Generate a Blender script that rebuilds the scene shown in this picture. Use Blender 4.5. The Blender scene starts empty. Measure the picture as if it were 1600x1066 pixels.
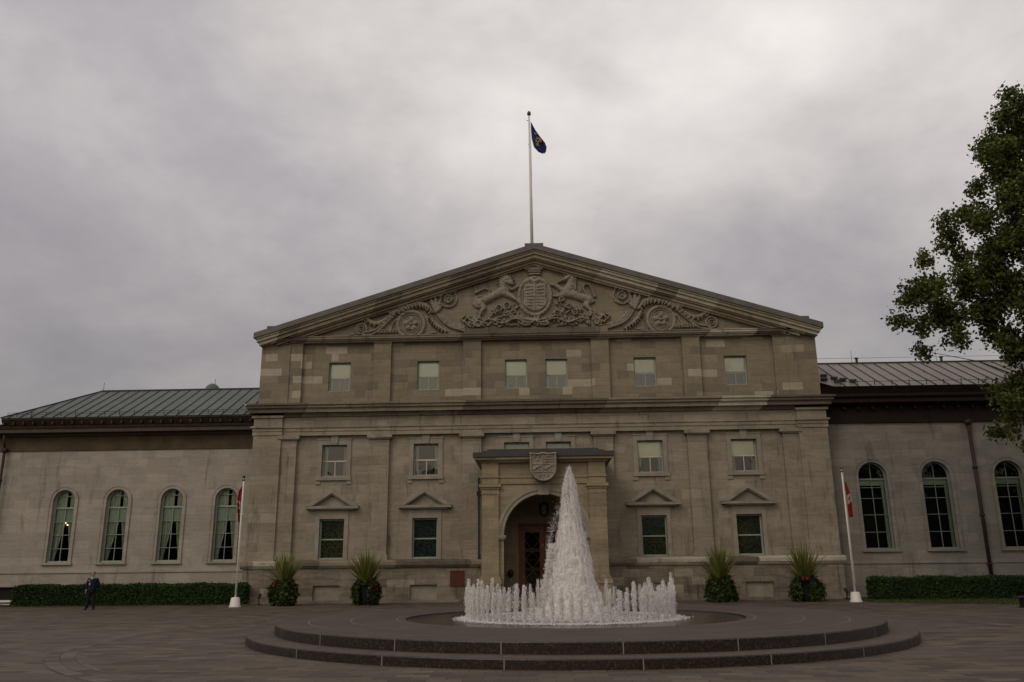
import bpy, math, random
import numpy as np
from mathutils import Vector, Matrix
random.seed(7); RNG = np.random.default_rng(7)
R = math.radians; PI = math.pi
scene = bpy.context.scene
col = scene.collection

# ------------------------------------------------------------------ camera
f_px, pitch, roll, yaw = 1308.75, R(15.0504), R(-0.58365), R(-1.8277)
fwd = Vector((math.sin(yaw)*math.cos(pitch), math.cos(yaw)*math.cos(pitch), math.sin(pitch)))
rgt = Vector((math.cos(yaw), -math.sin(yaw), 0)); upv = rgt.cross(fwd)
r2 = rgt*math.cos(roll)+upv*math.sin(roll); u2 = -rgt*math.sin(roll)+upv*math.cos(roll)
cam_d = bpy.data.cameras.new('camera'); cam = bpy.data.objects.new('camera', cam_d); col.objects.link(cam)
M = Matrix((r2, u2, -fwd)).transposed().to_4x4(); M.translation = Vector((0.1226, -47.0, 1.831))
cam.matrix_world = M
cam_d.sensor_width = 36; cam_d.lens = f_px/1600*36; cam_d.clip_end = 3000; cam_d.clip_start = .1
scene.camera = cam
# ------------------------------------------------------------------ colour management, sampling
scene.view_settings.view_transform = 'Standard'; scene.view_settings.look = 'None'
scene.view_settings.exposure = 0.2; scene.view_settings.gamma = 1
scene.cycles.use_denoising = True
scene.cycles.max_bounces = 9; scene.cycles.transparent_max_bounces = 20
# ------------------------------------------------------------------ sun (veiled by cloud)
SUN_EL, SUN_AZ = 42, 215       # azimuth clockwise from +Y (north): behind the camera, to its left
sd = bpy.data.lights.new('sun', 'SUN'); sd.energy = 0.5; sd.angle = R(25); sd.color = (1, .93, .84)
so = bpy.data.objects.new('sun', sd); col.objects.link(so)
sdir = Vector((math.sin(R(SUN_AZ))*math.cos(R(SUN_EL)), math.cos(R(SUN_AZ))*math.cos(R(SUN_EL)), math.sin(R(SUN_EL))))
so.rotation_euler = sdir.to_track_quat('Z', 'Y').to_euler()

# ------------------------------------------------------------------ node helper
class NT:
    def __init__(s, nt): s.nt = nt; s.n = nt.nodes; s.l = nt.links
    def node(s, t, **k):
        n = s.n.new(t)
        for a, v in k.items(): setattr(n, a, v)
        return n
    def put(s, sock, v):
        if hasattr(v, 'links') or isinstance(v, bpy.types.NodeSocket): s.l.new(v, sock)
        else:
            try: sock.default_value = v
            except Exception: sock.default_value = (v, v, v)
    def m(s, op, a, b=0.0, c=None):
        n = s.node('ShaderNodeMath', operation=op); s.put(n.inputs[0], a); s.put(n.inputs[1], b)
        if c is not None: s.put(n.inputs[2], c)
        return n.outputs[0]
    def vm(s, op, a, b=(0, 0, 0)):
        n = s.node('ShaderNodeVectorMath', operation=op); s.put(n.inputs[0], a); s.put(n.inputs[1], b)
        return n.outputs['Value'] if op in ('DOT_PRODUCT', 'LENGTH') else n.outputs[0]
    def sep(s, v):
        n = s.node('ShaderNodeSeparateXYZ'); s.l.new(v, n.inputs[0]); return n.outputs
    def comb(s, x, y, z=0.0):
        n = s.node('ShaderNodeCombineXYZ'); s.put(n.inputs[0], x); s.put(n.inputs[1], y); s.put(n.inputs[2], z); return n.outputs[0]
    def noise(s, v, scale, detail=4, rough=.55, dist=0.0):
        n = s.node('ShaderNodeTexNoise'); s.l.new(v, n.inputs['Vector'])
        n.inputs['Scale'].default_value = scale; n.inputs['Detail'].default_value = detail
        n.inputs['Roughness'].default_value = rough; n.inputs['Distortion'].default_value = dist
        return n.outputs['Fac']
    def ramp(s, f, stops, interp='LINEAR'):
        n = s.node('ShaderNodeValToRGB'); s.put(n.inputs[0], f); cr = n.color_ramp; cr.interpolation = interp
        while len(cr.elements) > 1: cr.elements.remove(cr.elements[-1])
        for i, (p, c) in enumerate(stops):
            e = cr.elements[0] if i == 0 else cr.elements.new(p)
            e.position = p; e.color = (*c, 1) if len(c) == 3 else c
        return n.outputs[0]
    def mix(s, f, a, b, mode='MIX'):
        n = s.node('ShaderNodeMix', data_type='RGBA', blend_type=mode)
        s.put(n.inputs[0], f)
        for sk, v in ((n.inputs[6], a), (n.inputs[7], b)):
            if isinstance(v, tuple): sk.default_value = (*v, 1) if len(v) == 3 else v
            else: s.l.new(v, sk)
        return n.outputs[2]
    def smooth(s, v, lo, hi, a=0.0, b=1.0):
        n = s.node('ShaderNodeMapRange', interpolation_type='SMOOTHSTEP')
        for i, q in enumerate((v, lo, hi, a, b)): s.put(n.inputs[i], q)
        return n.outputs[0]

# ------------------------------------------------------------------ world: dusk overcast over a faint Nishita sky
world = bpy.data.worlds.new('World'); scene.world = world; world.use_nodes = True
w = NT(world.node_tree); w.n.clear()
gen = w.node('ShaderNodeTexCoord').outputs['Generated']
d = w.vm('NORMALIZE', gen); dx, dy, dz = w.sep(d)
den = w.m('ADD', w.m('MAXIMUM', dz, 0.0), .45)
p = w.comb(w.m('DIVIDE', dx, den), w.m('DIVIDE', dy, den), .4)
n1 = w.noise(w.vm('MULTIPLY', w.vm('ADD', d, (.35, .1, .2)), (1.0, 1.0, 1.7)), 2.6, 8, .54, .15)
n2 = w.noise(w.vm('ADD', p, (3.1, 7.7, 0)), 4.2, 8, .6, .25)
cl = w.m('ADD', w.m('MULTIPLY', n1, .72), w.m('MULTIPLY', n2, .28))
def lobe(x, y, z, power):          # broad brighter or darker region of the cloud deck
    v = Vector((x, y, z)).normalized()
    return w.m('POWER', w.m('MAXIMUM', w.vm('DOT_PRODUCT', d, tuple(v)), 0.0), power)
cl = w.m('ADD', cl, w.m('MULTIPLY', lobe(.32, .78, .55, 26), .10))
cl = w.m('ADD', cl, w.m('MULTIPLY', lobe(-.12, .80, .60, 40), .08))
cl = w.m('ADD', cl, w.m('MULTIPLY', lobe(.30, .90, .33, 60), -.13))
cl = w.m('ADD', cl, w.m('MULTIPLY', lobe(-.55, .80, .16, 22), -.10))
cl = w.m('ADD', cl, w.m('MULTIPLY', lobe(-.62, .62, .55, 40), -.07))
cl = w.m('ADD', cl, w.m('MULTIPLY', lobe(.0, -.05, 1.0, 6), -.14))  # unseen zenith darkened to hold down the light on the scene
cl = w.m('ADD', w.m('MULTIPLY', cl, .90), .04)
cc = w.ramp(cl, [(.26, (.31, .290, .312)), (.40, (.40, .373, .385)), (.50, (.51, .476, .466)), (.60, (.63, .592, .572)), (.76, (.80, .76, .725))])
horizon = w.smooth(dz, 0.0, .30)
cc = w.mix(horizon, w.mix(.35, cc, (.38, .35, .34)), cc)
low = w.smooth(dz, .10, .52, .60, 1.05); cc = w.vm('MULTIPLY', cc, w.comb(low, low, low))
warm = w.m('MULTIPLY', lobe(-.25, -.95, .22, 4.0), 1.0)
cc = w.mix(w.m('MULTIPLY', warm, .9), cc, (1.05, .90, .66))
below = w.smooth(dz, -.12, -.02)
cc = w.mix(below, (.05, .045, .035), cc)
sky = w.node('ShaderNodeTexSky', sky_type='NISHITA', sun_disc=False, sun_elevation=R(SUN_EL), sun_rotation=R(SUN_AZ))
skyc = w.mix(1.0, sky.outputs[0], (.10, .10, .10), 'MULTIPLY')
fin = w.mix(.96, skyc, cc)
bg = w.node('ShaderNodeBackground'); w.l.new(fin, bg.inputs[0]); bg.inputs[1].default_value = 1.0
w.l.new(bg.outputs[0], w.node('ShaderNodeOutputWorld').inputs[0])

# ------------------------------------------------------------------ materials
def newmat(name):
    m = bpy.data.materials.new(name); m.use_nodes = True; t = NT(m.node_tree); t.n.clear()
    b = t.node('ShaderNodeBsdfPrincipled'); o = t.node('ShaderNodeOutputMaterial'); t.l.new(b.outputs[0], o.inputs[0])
    return m, t, b, o
def pos(t): return t.node('ShaderNodeNewGeometry').outputs['Position']
def bump(t, b, h, s=.3, dist=.02):
    n = t.node('ShaderNodeBump'); n.inputs['Strength'].default_value = s; n.inputs['Distance'].default_value = dist
    t.l.new(h, n.inputs['Height']); t.l.new(n.outputs[0], b.inputs['Normal'])
def plain(name, c, rough=.6, var=.25, scale=3.0, metal=0.0, spec=.3, bmp=0.0):
    m, t, b, o = newmat(name); P = pos(t)
    n = t.noise(P, scale, 5, .6)
    c0 = tuple(v*(1-var) for v in c); c1 = tuple(min(1, v*(1+var)) for v in c)
    t.l.new(t.ramp(n, [(.3, c0), (.7, c1)]), b.inputs['Base Color'])
    b.inputs['Roughness'].default_value = rough; b.inputs['Metallic'].default_value = metal
    b.inputs['Specular IOR Level'].default_value = spec
    if bmp: bump(t, b, t.noise(P, scale*6, 4), bmp, .02)
    return m
STONE = (1.11, 1.16, 1.20)
def tint(c): return tuple(a*b for a, b in zip(c, STONE))
def masonry(name, mid, light, dark, ch, bw, plight, pdark, joint=.75, seed=0.0, vein=.35, stain=.35):
    mid, light, dark = tint(mid), tint(light), tint(dark)
    m, t, b, o = newmat(name); P = pos(t); x, y, z = t.sep(P)
    u = t.m('ADD', x, t.m('MULTIPLY', y, .97))
    zz = t.m('DIVIDE', t.m('ADD', z, seed), ch); row = t.m('FLOOR', zz); fz = t.m('SUBTRACT', zz, row)
    wn0 = t.node('ShaderNodeTexWhiteNoise', noise_dimensions='1D'); t.put(wn0.inputs['W'], row)
    uu = t.m('ADD', t.m('DIVIDE', u, bw), t.m('MULTIPLY', wn0.outputs[0], 7.3))
    # every other block boundary is shifted so that lengths differ
    ce = t.m('FLOOR', uu); fu = t.m('SUBTRACT', uu, ce)
    wn1 = t.node('ShaderNodeTexWhiteNoise', noise_dimensions='2D'); t.put(wn1.inputs['Vector'], t.comb(ce, row))
    split = t.m('ADD', .3, t.m('MULTIPLY', wn1.outputs[0], .5))
    side = t.m('GREATER_THAN', fu, split)
    wn = t.node('ShaderNodeTexWhiteNoise', noise_dimensions='3D'); t.put(wn.inputs['Vector'], t.comb(ce, row, t.m('ADD', t.m('MULTIPLY', side, 5.0), seed)))
    r = wn.outputs[0]
    base = t.ramp(r, [(0, dark), (pdark, dark), (pdark+.02, tuple(a*.90 for a in mid)), (1-plight-.02, tuple(min(1, a*1.08) for a in mid)), (1-plight, light), (1, light)])
    # limestone bedding: fine horizontal veins, broad mottling
    v1 = t.noise(t.vm('MULTIPLY', P, (.8, .8, 4.5)), 1.6, 6, .62, .6)
    v2 = t.noise(P, .55, 5, .6); v3 = t.noise(P, 7, 5, .65)
    k = t.m('ADD', t.m('MULTIPLY', t.m('SUBTRACT', v1, .5), vein*2.2), t.m('ADD', t.m('MULTIPLY', t.m('SUBTRACT', v2, .5), vein*1.6), t.m('MULTIPLY', t.m('SUBTRACT', v3, .5), vein*1.2)))
    k = t.m('ADD', 1.0, k)
    # weather streaks running down
    st = t.noise(t.vm('MULTIPLY', P, (2.6, 2.6, .35)), 1.0, 6, .65, .3)
    stm = t.m('SUBTRACT', 1.0, t.m('MULTIPLY', t.smooth(st, .54, .74), stain))
    k = t.m('MULTIPLY', k, stm)
    jz = t.m('LESS_THAN', fz, .022/ch); 
    ju = t.m('LESS_THAN', t.m('ABSOLUTE', t.m('SUBTRACT', fu, split)), .008/bw)
    ju2 = t.m('LESS_THAN', fu, .014/bw)
    jn = t.m('MAXIMUM', jz, t.m('MAXIMUM', ju, ju2))
    jk = t.m('SUBTRACT', 1.0, t.m('MULTIPLY', jn, 1-joint)); k = t.m('MULTIPLY', k, jk)
    mul = t.vm('MULTIPLY', base, t.comb(k, k, k))
    t.l.new(mul, b.inputs['Base Color'])
    b.inputs['Roughness'].default_value = .85; b.inputs['Specular IOR Level'].default_value = .2
    h = t.m('ADD', t.m('MULTIPLY', jn, -1.0), t.m('MULTIPLY', v3, .5)); bump(t, b, h, .35, .015)
    return m
MS = {}
MS['attic'] = masonry('attic stone', (.200, .158, .112), (.31, .262, .20), (.155, .125, .093), .44, 1.9, .055, .16, .84, 0.13, .26, .25)
MS['main'] = masonry('main storey stone', (.232, .190, .143), (.262, .218, .168), (.200, .163, .124), .52, 2.1, .06, .08, .92, 0.4, .34, .48)
MS['base'] = masonry('plinth stone', (.185, .150, .112), (.26, .215, .165), (.135, .108, .082), .42, 1.9, .12, .16, .78, 0.05, .5, .6)
MS['wing'] = masonry('wing stone', (.280, .240, .198), (.298, .256, .212), (.262, .224, .184), .46, 2.4, .15, .15, .92, 0.2, .26, .36)
MS['wing_dimmed'] = masonry('dimmed wing stone', (.195, .175, .147), (.212, .19, .16), (.178, .158, .132), .46, 2.4, .12, .12, .90, 0.3, .28, .36)  # right wing stone greyed and darkened: lens vignetting put into the colour
MS['cornice'] = masonry('cornice stone', (.185, .148, .11), (.34, .295, .235), (.11, .088, .066), 9.0, 6.5, .30, .32, .75, 1.7, .45, .55)
MS['rake'] = masonry('pediment cornice stone', (.195, .156, .112), (.29, .245, .188), (.14, .11, .08), 40.0, 4.4, .20, .20, .75, 1.7, .35, .35)
MS['tymp'] = masonry('tympanum stone', (.185, .148, .107), (.20, .16, .118), (.17, .136, .098), .55, 2.2, .1, .1, .86, .3, .3, .3)
MS['carved'] = plain('carved stone', (.228, .197, .158), .9, .22, 2.0, bmp=.25)
MS['trim'] = plain('dressed stone', (.258, .227, .186), .85, .2, 1.6, bmp=.15)
MS['portico'] = masonry('portico stone', (.235, .180, .120), (.28, .225, .16), (.20, .153, .104), .55, 2.3, .05, .10, .88, 0.25, .35, .35)
MS['frieze'] = plain('brown frieze', (.062, .042, .022), .7, .35, 1.2)
MS['eave'] = plain('dark copper eave', (.028, .018, .012), .6, .5, 2.5)
MS['eave_black'] = plain('black copper eave', (.012, .0045, .0035), .7, .5, 2.5)
MS['gutter'] = plain('brown gutter', (.05, .038, .028), .55, .3, 3)
MS['flashing'] = plain('grey lead flashing', (.10, .097, .09), .55, .2, 1.5)
MS['slate'] = plain('dark lead roof', (.045, .043, .046), .5, .3, 1.5)
MS['frame_shaded'] = plain('shaded window paint', (.17, .20, .175), .5, .1, 3)  # frame paint darkened: shading on the right wing frames put into the colour
MS['cream'] = plain('cream sash paint', (.52, .47, .36), .5, .08, 3)
MS['frame'] = plain('pale green window paint', (.27, .31, .265), .5, .1, 3)
MS['white'] = plain('white paint', (.62, .60, .56), .45, .1, 3)
MS['blind'] = plain('pale blind', (.90, .96, .82), .9, .06, 2)
MS['wblind'] = plain('sage blind', (.44, .54, .47), .9, .08, 2)
MS['blind_skyglow'] = plain('sky tinted pale blind', (.92, .90, .74), .9, .10, 1.2)  # yellowish sky reflected in the panes is put into this blind's colour
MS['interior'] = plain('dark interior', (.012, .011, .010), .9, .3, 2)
MS['pipe'] = plain('dark red brown pipe', (.035, .018, .014), .6, .2, 4)
MS['blackmetal'] = plain('black metal', (.015, .015, .017), .45, .2, 5)
MS['bronze'] = plain('bronze', (.05, .035, .02), .4, .3, 8, metal=.5)
MS['wood'] = plain('varnished door wood', (.15, .055, .022), .4, .35, 3)
MS['brass'] = plain('brass', (.15, .10, .045), .5, .2, 6, metal=.3)
MS['plaque'] = plain('oxblood plaque', (.085, .022, .014), .45, .15, 5)
MS['pole'] = plain('white flagpole paint', (.66, .63, .57), .4, .08, 4)
MS['gold'] = plain('gold embroidery', (.30, .19, .05), .6, .2, 9)
MS['flagblue'] = plain('royal blue cloth', (.012, .016, .10), .8, .2, 3)
MS['flagred'] = plain('red cloth', (.24, .013, .012), .8, .12, 4)
MS['flagwhite'] = plain('white cloth', (.36, .31, .28), .85, .06, 4)
MS['bark'] = plain('bark', (.05, .038, .026), .9, .35, 6, bmp=.5)
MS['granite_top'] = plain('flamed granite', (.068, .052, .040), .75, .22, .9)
MS['jointm'] = plain('pale mortar', (.22, .20, .18), .9, .1, 5)

def curtain_mat():
    m, t, b, o = newmat('curtain'); P = pos(t); x, y, z = t.sep(P)
    wv = t.noise(t.comb(x, 0.0, t.m('MULTIPLY', z, .05)), 9, 3, .6)
    t.l.new(t.ramp(wv, [(.3, (.30, .36, .28)), (.7, (.62, .68, .55))]), b.inputs['Base Color']); b.inputs['Roughness'].default_value = .95
    return m
MS['curtain'] = curtain_mat()
def glass_mat(name, ior=1.75):
    m, t, b, o = newmat(name); t.n.remove(b)
    tr = t.node('ShaderNodeBsdfTransparent'); tr.inputs[0].default_value = (.86, .90, .87, 1)
    gl = t.node('ShaderNodeBsdfGlossy'); gl.inputs['Roughness'].default_value = .02
    fr = t.node('ShaderNodeFresnel'); fr.inputs[0].default_value = ior
    P = pos(t); bp = t.node('ShaderNodeBump'); bp.inputs['Strength'].default_value = .12; bp.inputs['Distance'].default_value = .02
    t.l.new(t.noise(P, 2.2, 2), bp.inputs['Height']); t.l.new(bp.outputs[0], gl.inputs['Normal'])
    mx = t.node('ShaderNodeMixShader'); t.l.new(fr.outputs[0], mx.inputs[0]); t.l.new(tr.outputs[0], mx.inputs[1]); t.l.new(gl.outputs[0], mx.inputs[2])
    t.l.new(mx.outputs[0], o.inputs[0]); return m
MS['glass'] = glass_mat('window glass', 1.45)
MS['mirror_glass'] = glass_mat('reflective window glass', 1.75)
MS['attic_glass'] = glass_mat('attic window glass', 2.1)
def leaded():
    m, t, b, o = newmat('leaded glass'); P = pos(t); x, y, z = t.sep(P)
    s = .085; fx = t.m('FRACT', t.m('DIVIDE', x, s)); fz = t.m('FRACT', t.m('DIVIDE', z, s))
    ln = t.m('MAXIMUM', t.m('LESS_THAN', fx, .14), t.m('LESS_THAN', fz, .14))
    wn = t.node('ShaderNodeTexWhiteNoise', noise_dimensions='2D'); t.put(wn.inputs['Vector'], t.comb(t.m('FLOOR', t.m('DIVIDE', x, s)), t.m('FLOOR', t.m('DIVIDE', z, s))))
    c = t.ramp(wn.outputs[0], [(0, (.003, .006, .006)), (.45, (.008, .022, .014)), (.65, (.030, .032, .010)), (.8, (.03, .010, .014)), (1, (.015, .035, .04))])
    big = t.ramp(t.noise(P, .33, 2), [(.38, (.5, .8, 1.6)), (.5, (.9, 1.1, .9)), (.62, (2.0, 1.7, .7))]); c = t.vm('MULTIPLY', c, big)
    t.l.new(t.mix(ln, c, (.018, .022, .019)), b.inputs['Base Color']); b.inputs['Roughness'].default_value = .10; b.inputs['Specular IOR Level'].default_value = .4
    bump(t, b, wn.outputs[0], .25, .01); return m
MS['leaded'] = leaded()
def seam_roof(name, c0, c1):
    m, t, b, o = newmat(name); P = pos(t); n = t.noise(P, .7, 6, .6); n2 = t.noise(t.vm('MULTIPLY', P, (3, .5, .5)), 1.5, 4)
    t.l.new(t.ramp(t.m('ADD', t.m('MULTIPLY', n, .6), t.m('MULTIPLY', n2, .4)), [(.3, c0), (.7, c1)]), b.inputs['Base Color'])
    b.inputs['Roughness'].default_value = .5; b.inputs['Specular IOR Level'].default_value = .35; return m
MS['roof_green'] = seam_roof('grey green sheet roof', (.058, .074, .064), (.098, .116, .103))
MS['roof_grey'] = seam_roof('grey sheet roof', (.145, .125, .112), (.20, .178, .16))
MS['seam'] = plain('dark seam', (.03, .032, .03), .6, .2, 3)
def granite():
    m, t, b, o = newmat('dark speckled granite'); P = pos(t)
    n = t.node('ShaderNodeTexNoise'); t.l.new(P, n.inputs['Vector']); n.inputs['Scale'].default_value = 22; n.inputs['Detail'].default_value = 3
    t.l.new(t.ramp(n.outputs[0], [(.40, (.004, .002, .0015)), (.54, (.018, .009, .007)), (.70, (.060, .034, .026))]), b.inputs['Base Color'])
    b.inputs['Roughness'].default_value = .45; return m
MS['granite'] = granite()
def paving(name, c, bx=.32, by=.16, ang=0.0, polar=None):
    m, t, b, o = newmat(name); P = pos(t); x, y, z = t.sep(P)
    if polar:
        X = t.m('SUBTRACT', x, polar[0]); Y = t.m('SUBTRACT', y, polar[1])
        u = t.m('MULTIPLY', t.m('ARCTAN2', Y, X), polar[2]); v = t.m('SQRT', t.m('ADD', t.m('MULTIPLY', X, X), t.m('MULTIPLY', Y, Y)))
    else:
        ca, sa = math.cos(ang), math.sin(ang)
        u = t.m('ADD', t.m('MULTIPLY', x, ca), t.m('MULTIPLY', y, sa)); v = t.m('SUBTRACT', t.m('MULTIPLY', y, ca), t.m('MULTIPLY', x, sa))
    vv = t.m('DIVIDE', v, by); row = t.m('FLOOR', vv); uu = t.m('ADD', t.m('DIVIDE', u, bx), t.m('MULTIPLY', row, .5)); ce = t.m('FLOOR', uu)
    wn = t.node('ShaderNodeTexWhiteNoise', noise_dimensions='2D'); t.put(wn.inputs['Vector'], t.comb(ce, row))
    fu = t.m('SUBTRACT', uu, ce); fv = t.m('SUBTRACT', vv, row)
    jn = t.m('MAXIMUM', t.m('LESS_THAN', fu, .035), t.m('LESS_THAN', fv, .07))
    tone = t.ramp(wn.outputs[0], [(0, tuple(a*.62 for a in c)), (.3, tuple(a*.9 for a in c)), (.8, tuple(a*1.12 for a in c)), (1, tuple(a*1.4 for a in c))])
    nb = t.noise(P, .35, 6, .6); ns = t.noise(t.vm('MULTIPLY', P, (.25, 1.2, 1)), .8, 5, .65)
    k = t.m('ADD', .28, t.m('ADD', t.m('MULTIPLY', nb, .9), t.m('MULTIPLY', ns, .55)))
    k = t.m('MULTIPLY', k, t.m('SUBTRACT', 1.0, t.m('MULTIPLY', jn, .45)))
    t.l.new(t.vm('MULTIPLY', tone, t.comb(k, k, k)), b.inputs['Base Color'])
    t.l.new(t.smooth(nb, .3, .7, .55, .85), b.inputs['Roughness']); b.inputs['Specular IOR Level'].default_value = .25
    bump(t, b, t.m('ADD', t.m('MULTIPLY', jn, -1.0), t.m('MULTIPLY', wn.outputs[0], .4)), .5, .01); return m
MS['paving'] = paving('granite setts', (.092, .072, .053), .62, .31, R(0))
MS['band'] = paving('band setts', (.098, .078, .058), .45, .3, 0, (1.0, -21.9, 12.8))
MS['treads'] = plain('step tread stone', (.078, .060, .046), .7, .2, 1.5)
MS['soil'] = plain('ground', (.05, .055, .03), .95, .3, .4)
MS['grass'] = plain('grass blades', (.045, .058, .014), .9, .3, 3)
def leafmat(name, stops, rough=.6):
    m, t, b, o = newmat(name); g = t.node('ShaderNodeNewGeometry'); c = t.ramp(g.outputs['Random Per Island'], stops)
    n = t.noise(g.outputs['Position'], .6, 3); k = t.m('ADD', .55, t.m('MULTIPLY', n, .9))
    t.l.new(t.vm('MULTIPLY', c, t.comb(k, k, k)), b.inputs['Base Color']); b.inputs['Roughness'].default_value = rough
    b.inputs['Specular IOR Level'].default_value = .25
    tl = t.node('ShaderNodeBsdfTranslucent'); t.l.new(c, tl.inputs[0]); mx = t.node('ShaderNodeMixShader'); mx.inputs[0].default_value = .25
    t.l.new(b.outputs[0], mx.inputs[1]); t.l.new(tl.outputs[0], mx.inputs[2]); t.l.new(mx.outputs[0], o.inputs[0]); return m
MS['maple'] = leafmat('tree leaves', [(0, (.032, .044, .010)), (.5, (.075, .090, .020)), (1, (.15, .165, .038))])
MS['hedge'] = leafmat('hedge leaves', [(0, (.014, .032, .009)), (.6, (.032, .062, .015)), (1, (.062, .10, .024))])
MS['ivy'] = leafmat('trailing leaves', [(0, (.018, .030, .008)), (.6, (.042, .066, .016)), (1, (.085, .115, .03))])
MS['spike'] = leafmat('spike leaves', [(0, (.085, .095, .022)), (.6, (.17, .185, .05)), (1, (.26, .26, .09))])
MS['blossom'] = leafmat('red blossom', [(0, (.16, .015, .01)), (1, (.36, .05, .04))])
def watermat(name, alpha, c=(.93, .90, .88), lace=None):
    m, t, b, o = newmat(name); t.n.remove(b)
    df = t.node('ShaderNodeBsdfDiffuse'); df.inputs[0].default_value = (*c, 1)
    tl = t.node('ShaderNodeBsdfTranslucent'); tl.inputs[0].default_value = (*c, 1)
    m1 = t.node('ShaderNodeMixShader'); m1.inputs[0].default_value = .35; t.l.new(df.outputs[0], m1.inputs[1]); t.l.new(tl.outputs[0], m1.inputs[2])
    tr = t.node('ShaderNodeBsdfTransparent'); m3 = t.node('ShaderNodeMixShader'); m3.inputs[0].default_value = alpha
    if lace:      # torn water sheets: holes stretched along the fall, opening up with height
        P = t.node('ShaderNodeTexCoord').outputs['Object']; x, y, z = t.sep(P)
        n = t.noise(t.vm('MULTIPLY', P, (1, 1, lace[3])), lace[0], 5, .62, .4); th = t.m('ADD', lace[1], t.m('MULTIPLY', z, lace[2]))
        t.l.new(t.m('MULTIPLY', t.smooth(t.m('SUBTRACT', n, th), -.03, .05), alpha), m3.inputs[0])
        bp = t.node('ShaderNodeBump'); bp.inputs['Strength'].default_value = .3; bp.inputs['Distance'].default_value = .03; t.l.new(n, bp.inputs['Height']); t.l.new(bp.outputs[0], df.inputs['Normal']) if lace[0] > 28 else None
    t.l.new(tr.outputs[0], m3.inputs[1]); t.l.new(m1.outputs[0], m3.inputs[2]); t.l.new(m3.outputs[0], o.inputs[0]); return m
MS['foam'] = watermat('white foaming water', .9); MS['spray'] = watermat('drops', .55)
MS['shell_in'] = watermat('inner foam sheet', .97, lace=(9, .16, .060, .26)); MS['shell_mid'] = watermat('middle foam sheet', .85, lace=(12, .30, .058, .16)); MS['shell_out'] = watermat('outer foam sheet', .7, lace=(18, .42, .045, .15))
MS['jet_sheet'] = watermat('jet sheet', .62, lace=(30, .42, .10, .12))
def pool():
    m, t, b, o = newmat('pool water'); P = pos(t)
    b.inputs['Base Color'].default_value = (.022, .020, .016, 1); b.inputs['Roughness'].default_value = .12; b.inputs['Specular IOR Level'].default_value = .5
    bump(t, b, t.noise(P, 7, 4, .6, .5), .8, .05); return m
MS['pool'] = pool()
MS['skin'] = plain('skin', (.42, .24, .17), .6, .08, 10)
MS['uniform'] = plain('navy uniform', (.006, .008, .024), .85, .15, 8)
MS['trouser'] = plain('black trousers', (.008, .009, .012), .9, .15, 8)
MS['shirt'] = plain('pale shirt', (.34, .38, .48), .8, .08, 8)
MS['hair'] = plain('grey hair', (.16, .14, .125), .8, .2, 20)
def lampmat():
    m, t, b, o = newmat('lit bulb'); t.n.remove(b); e = t.node('ShaderNodeEmission'); e.inputs[0].default_value = (1, .66, .28, 1); e.inputs[1].default_value = 9
    t.l.new(e.outputs[0], o.inputs[0]); return m
MS['bulb'] = lampmat()

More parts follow.
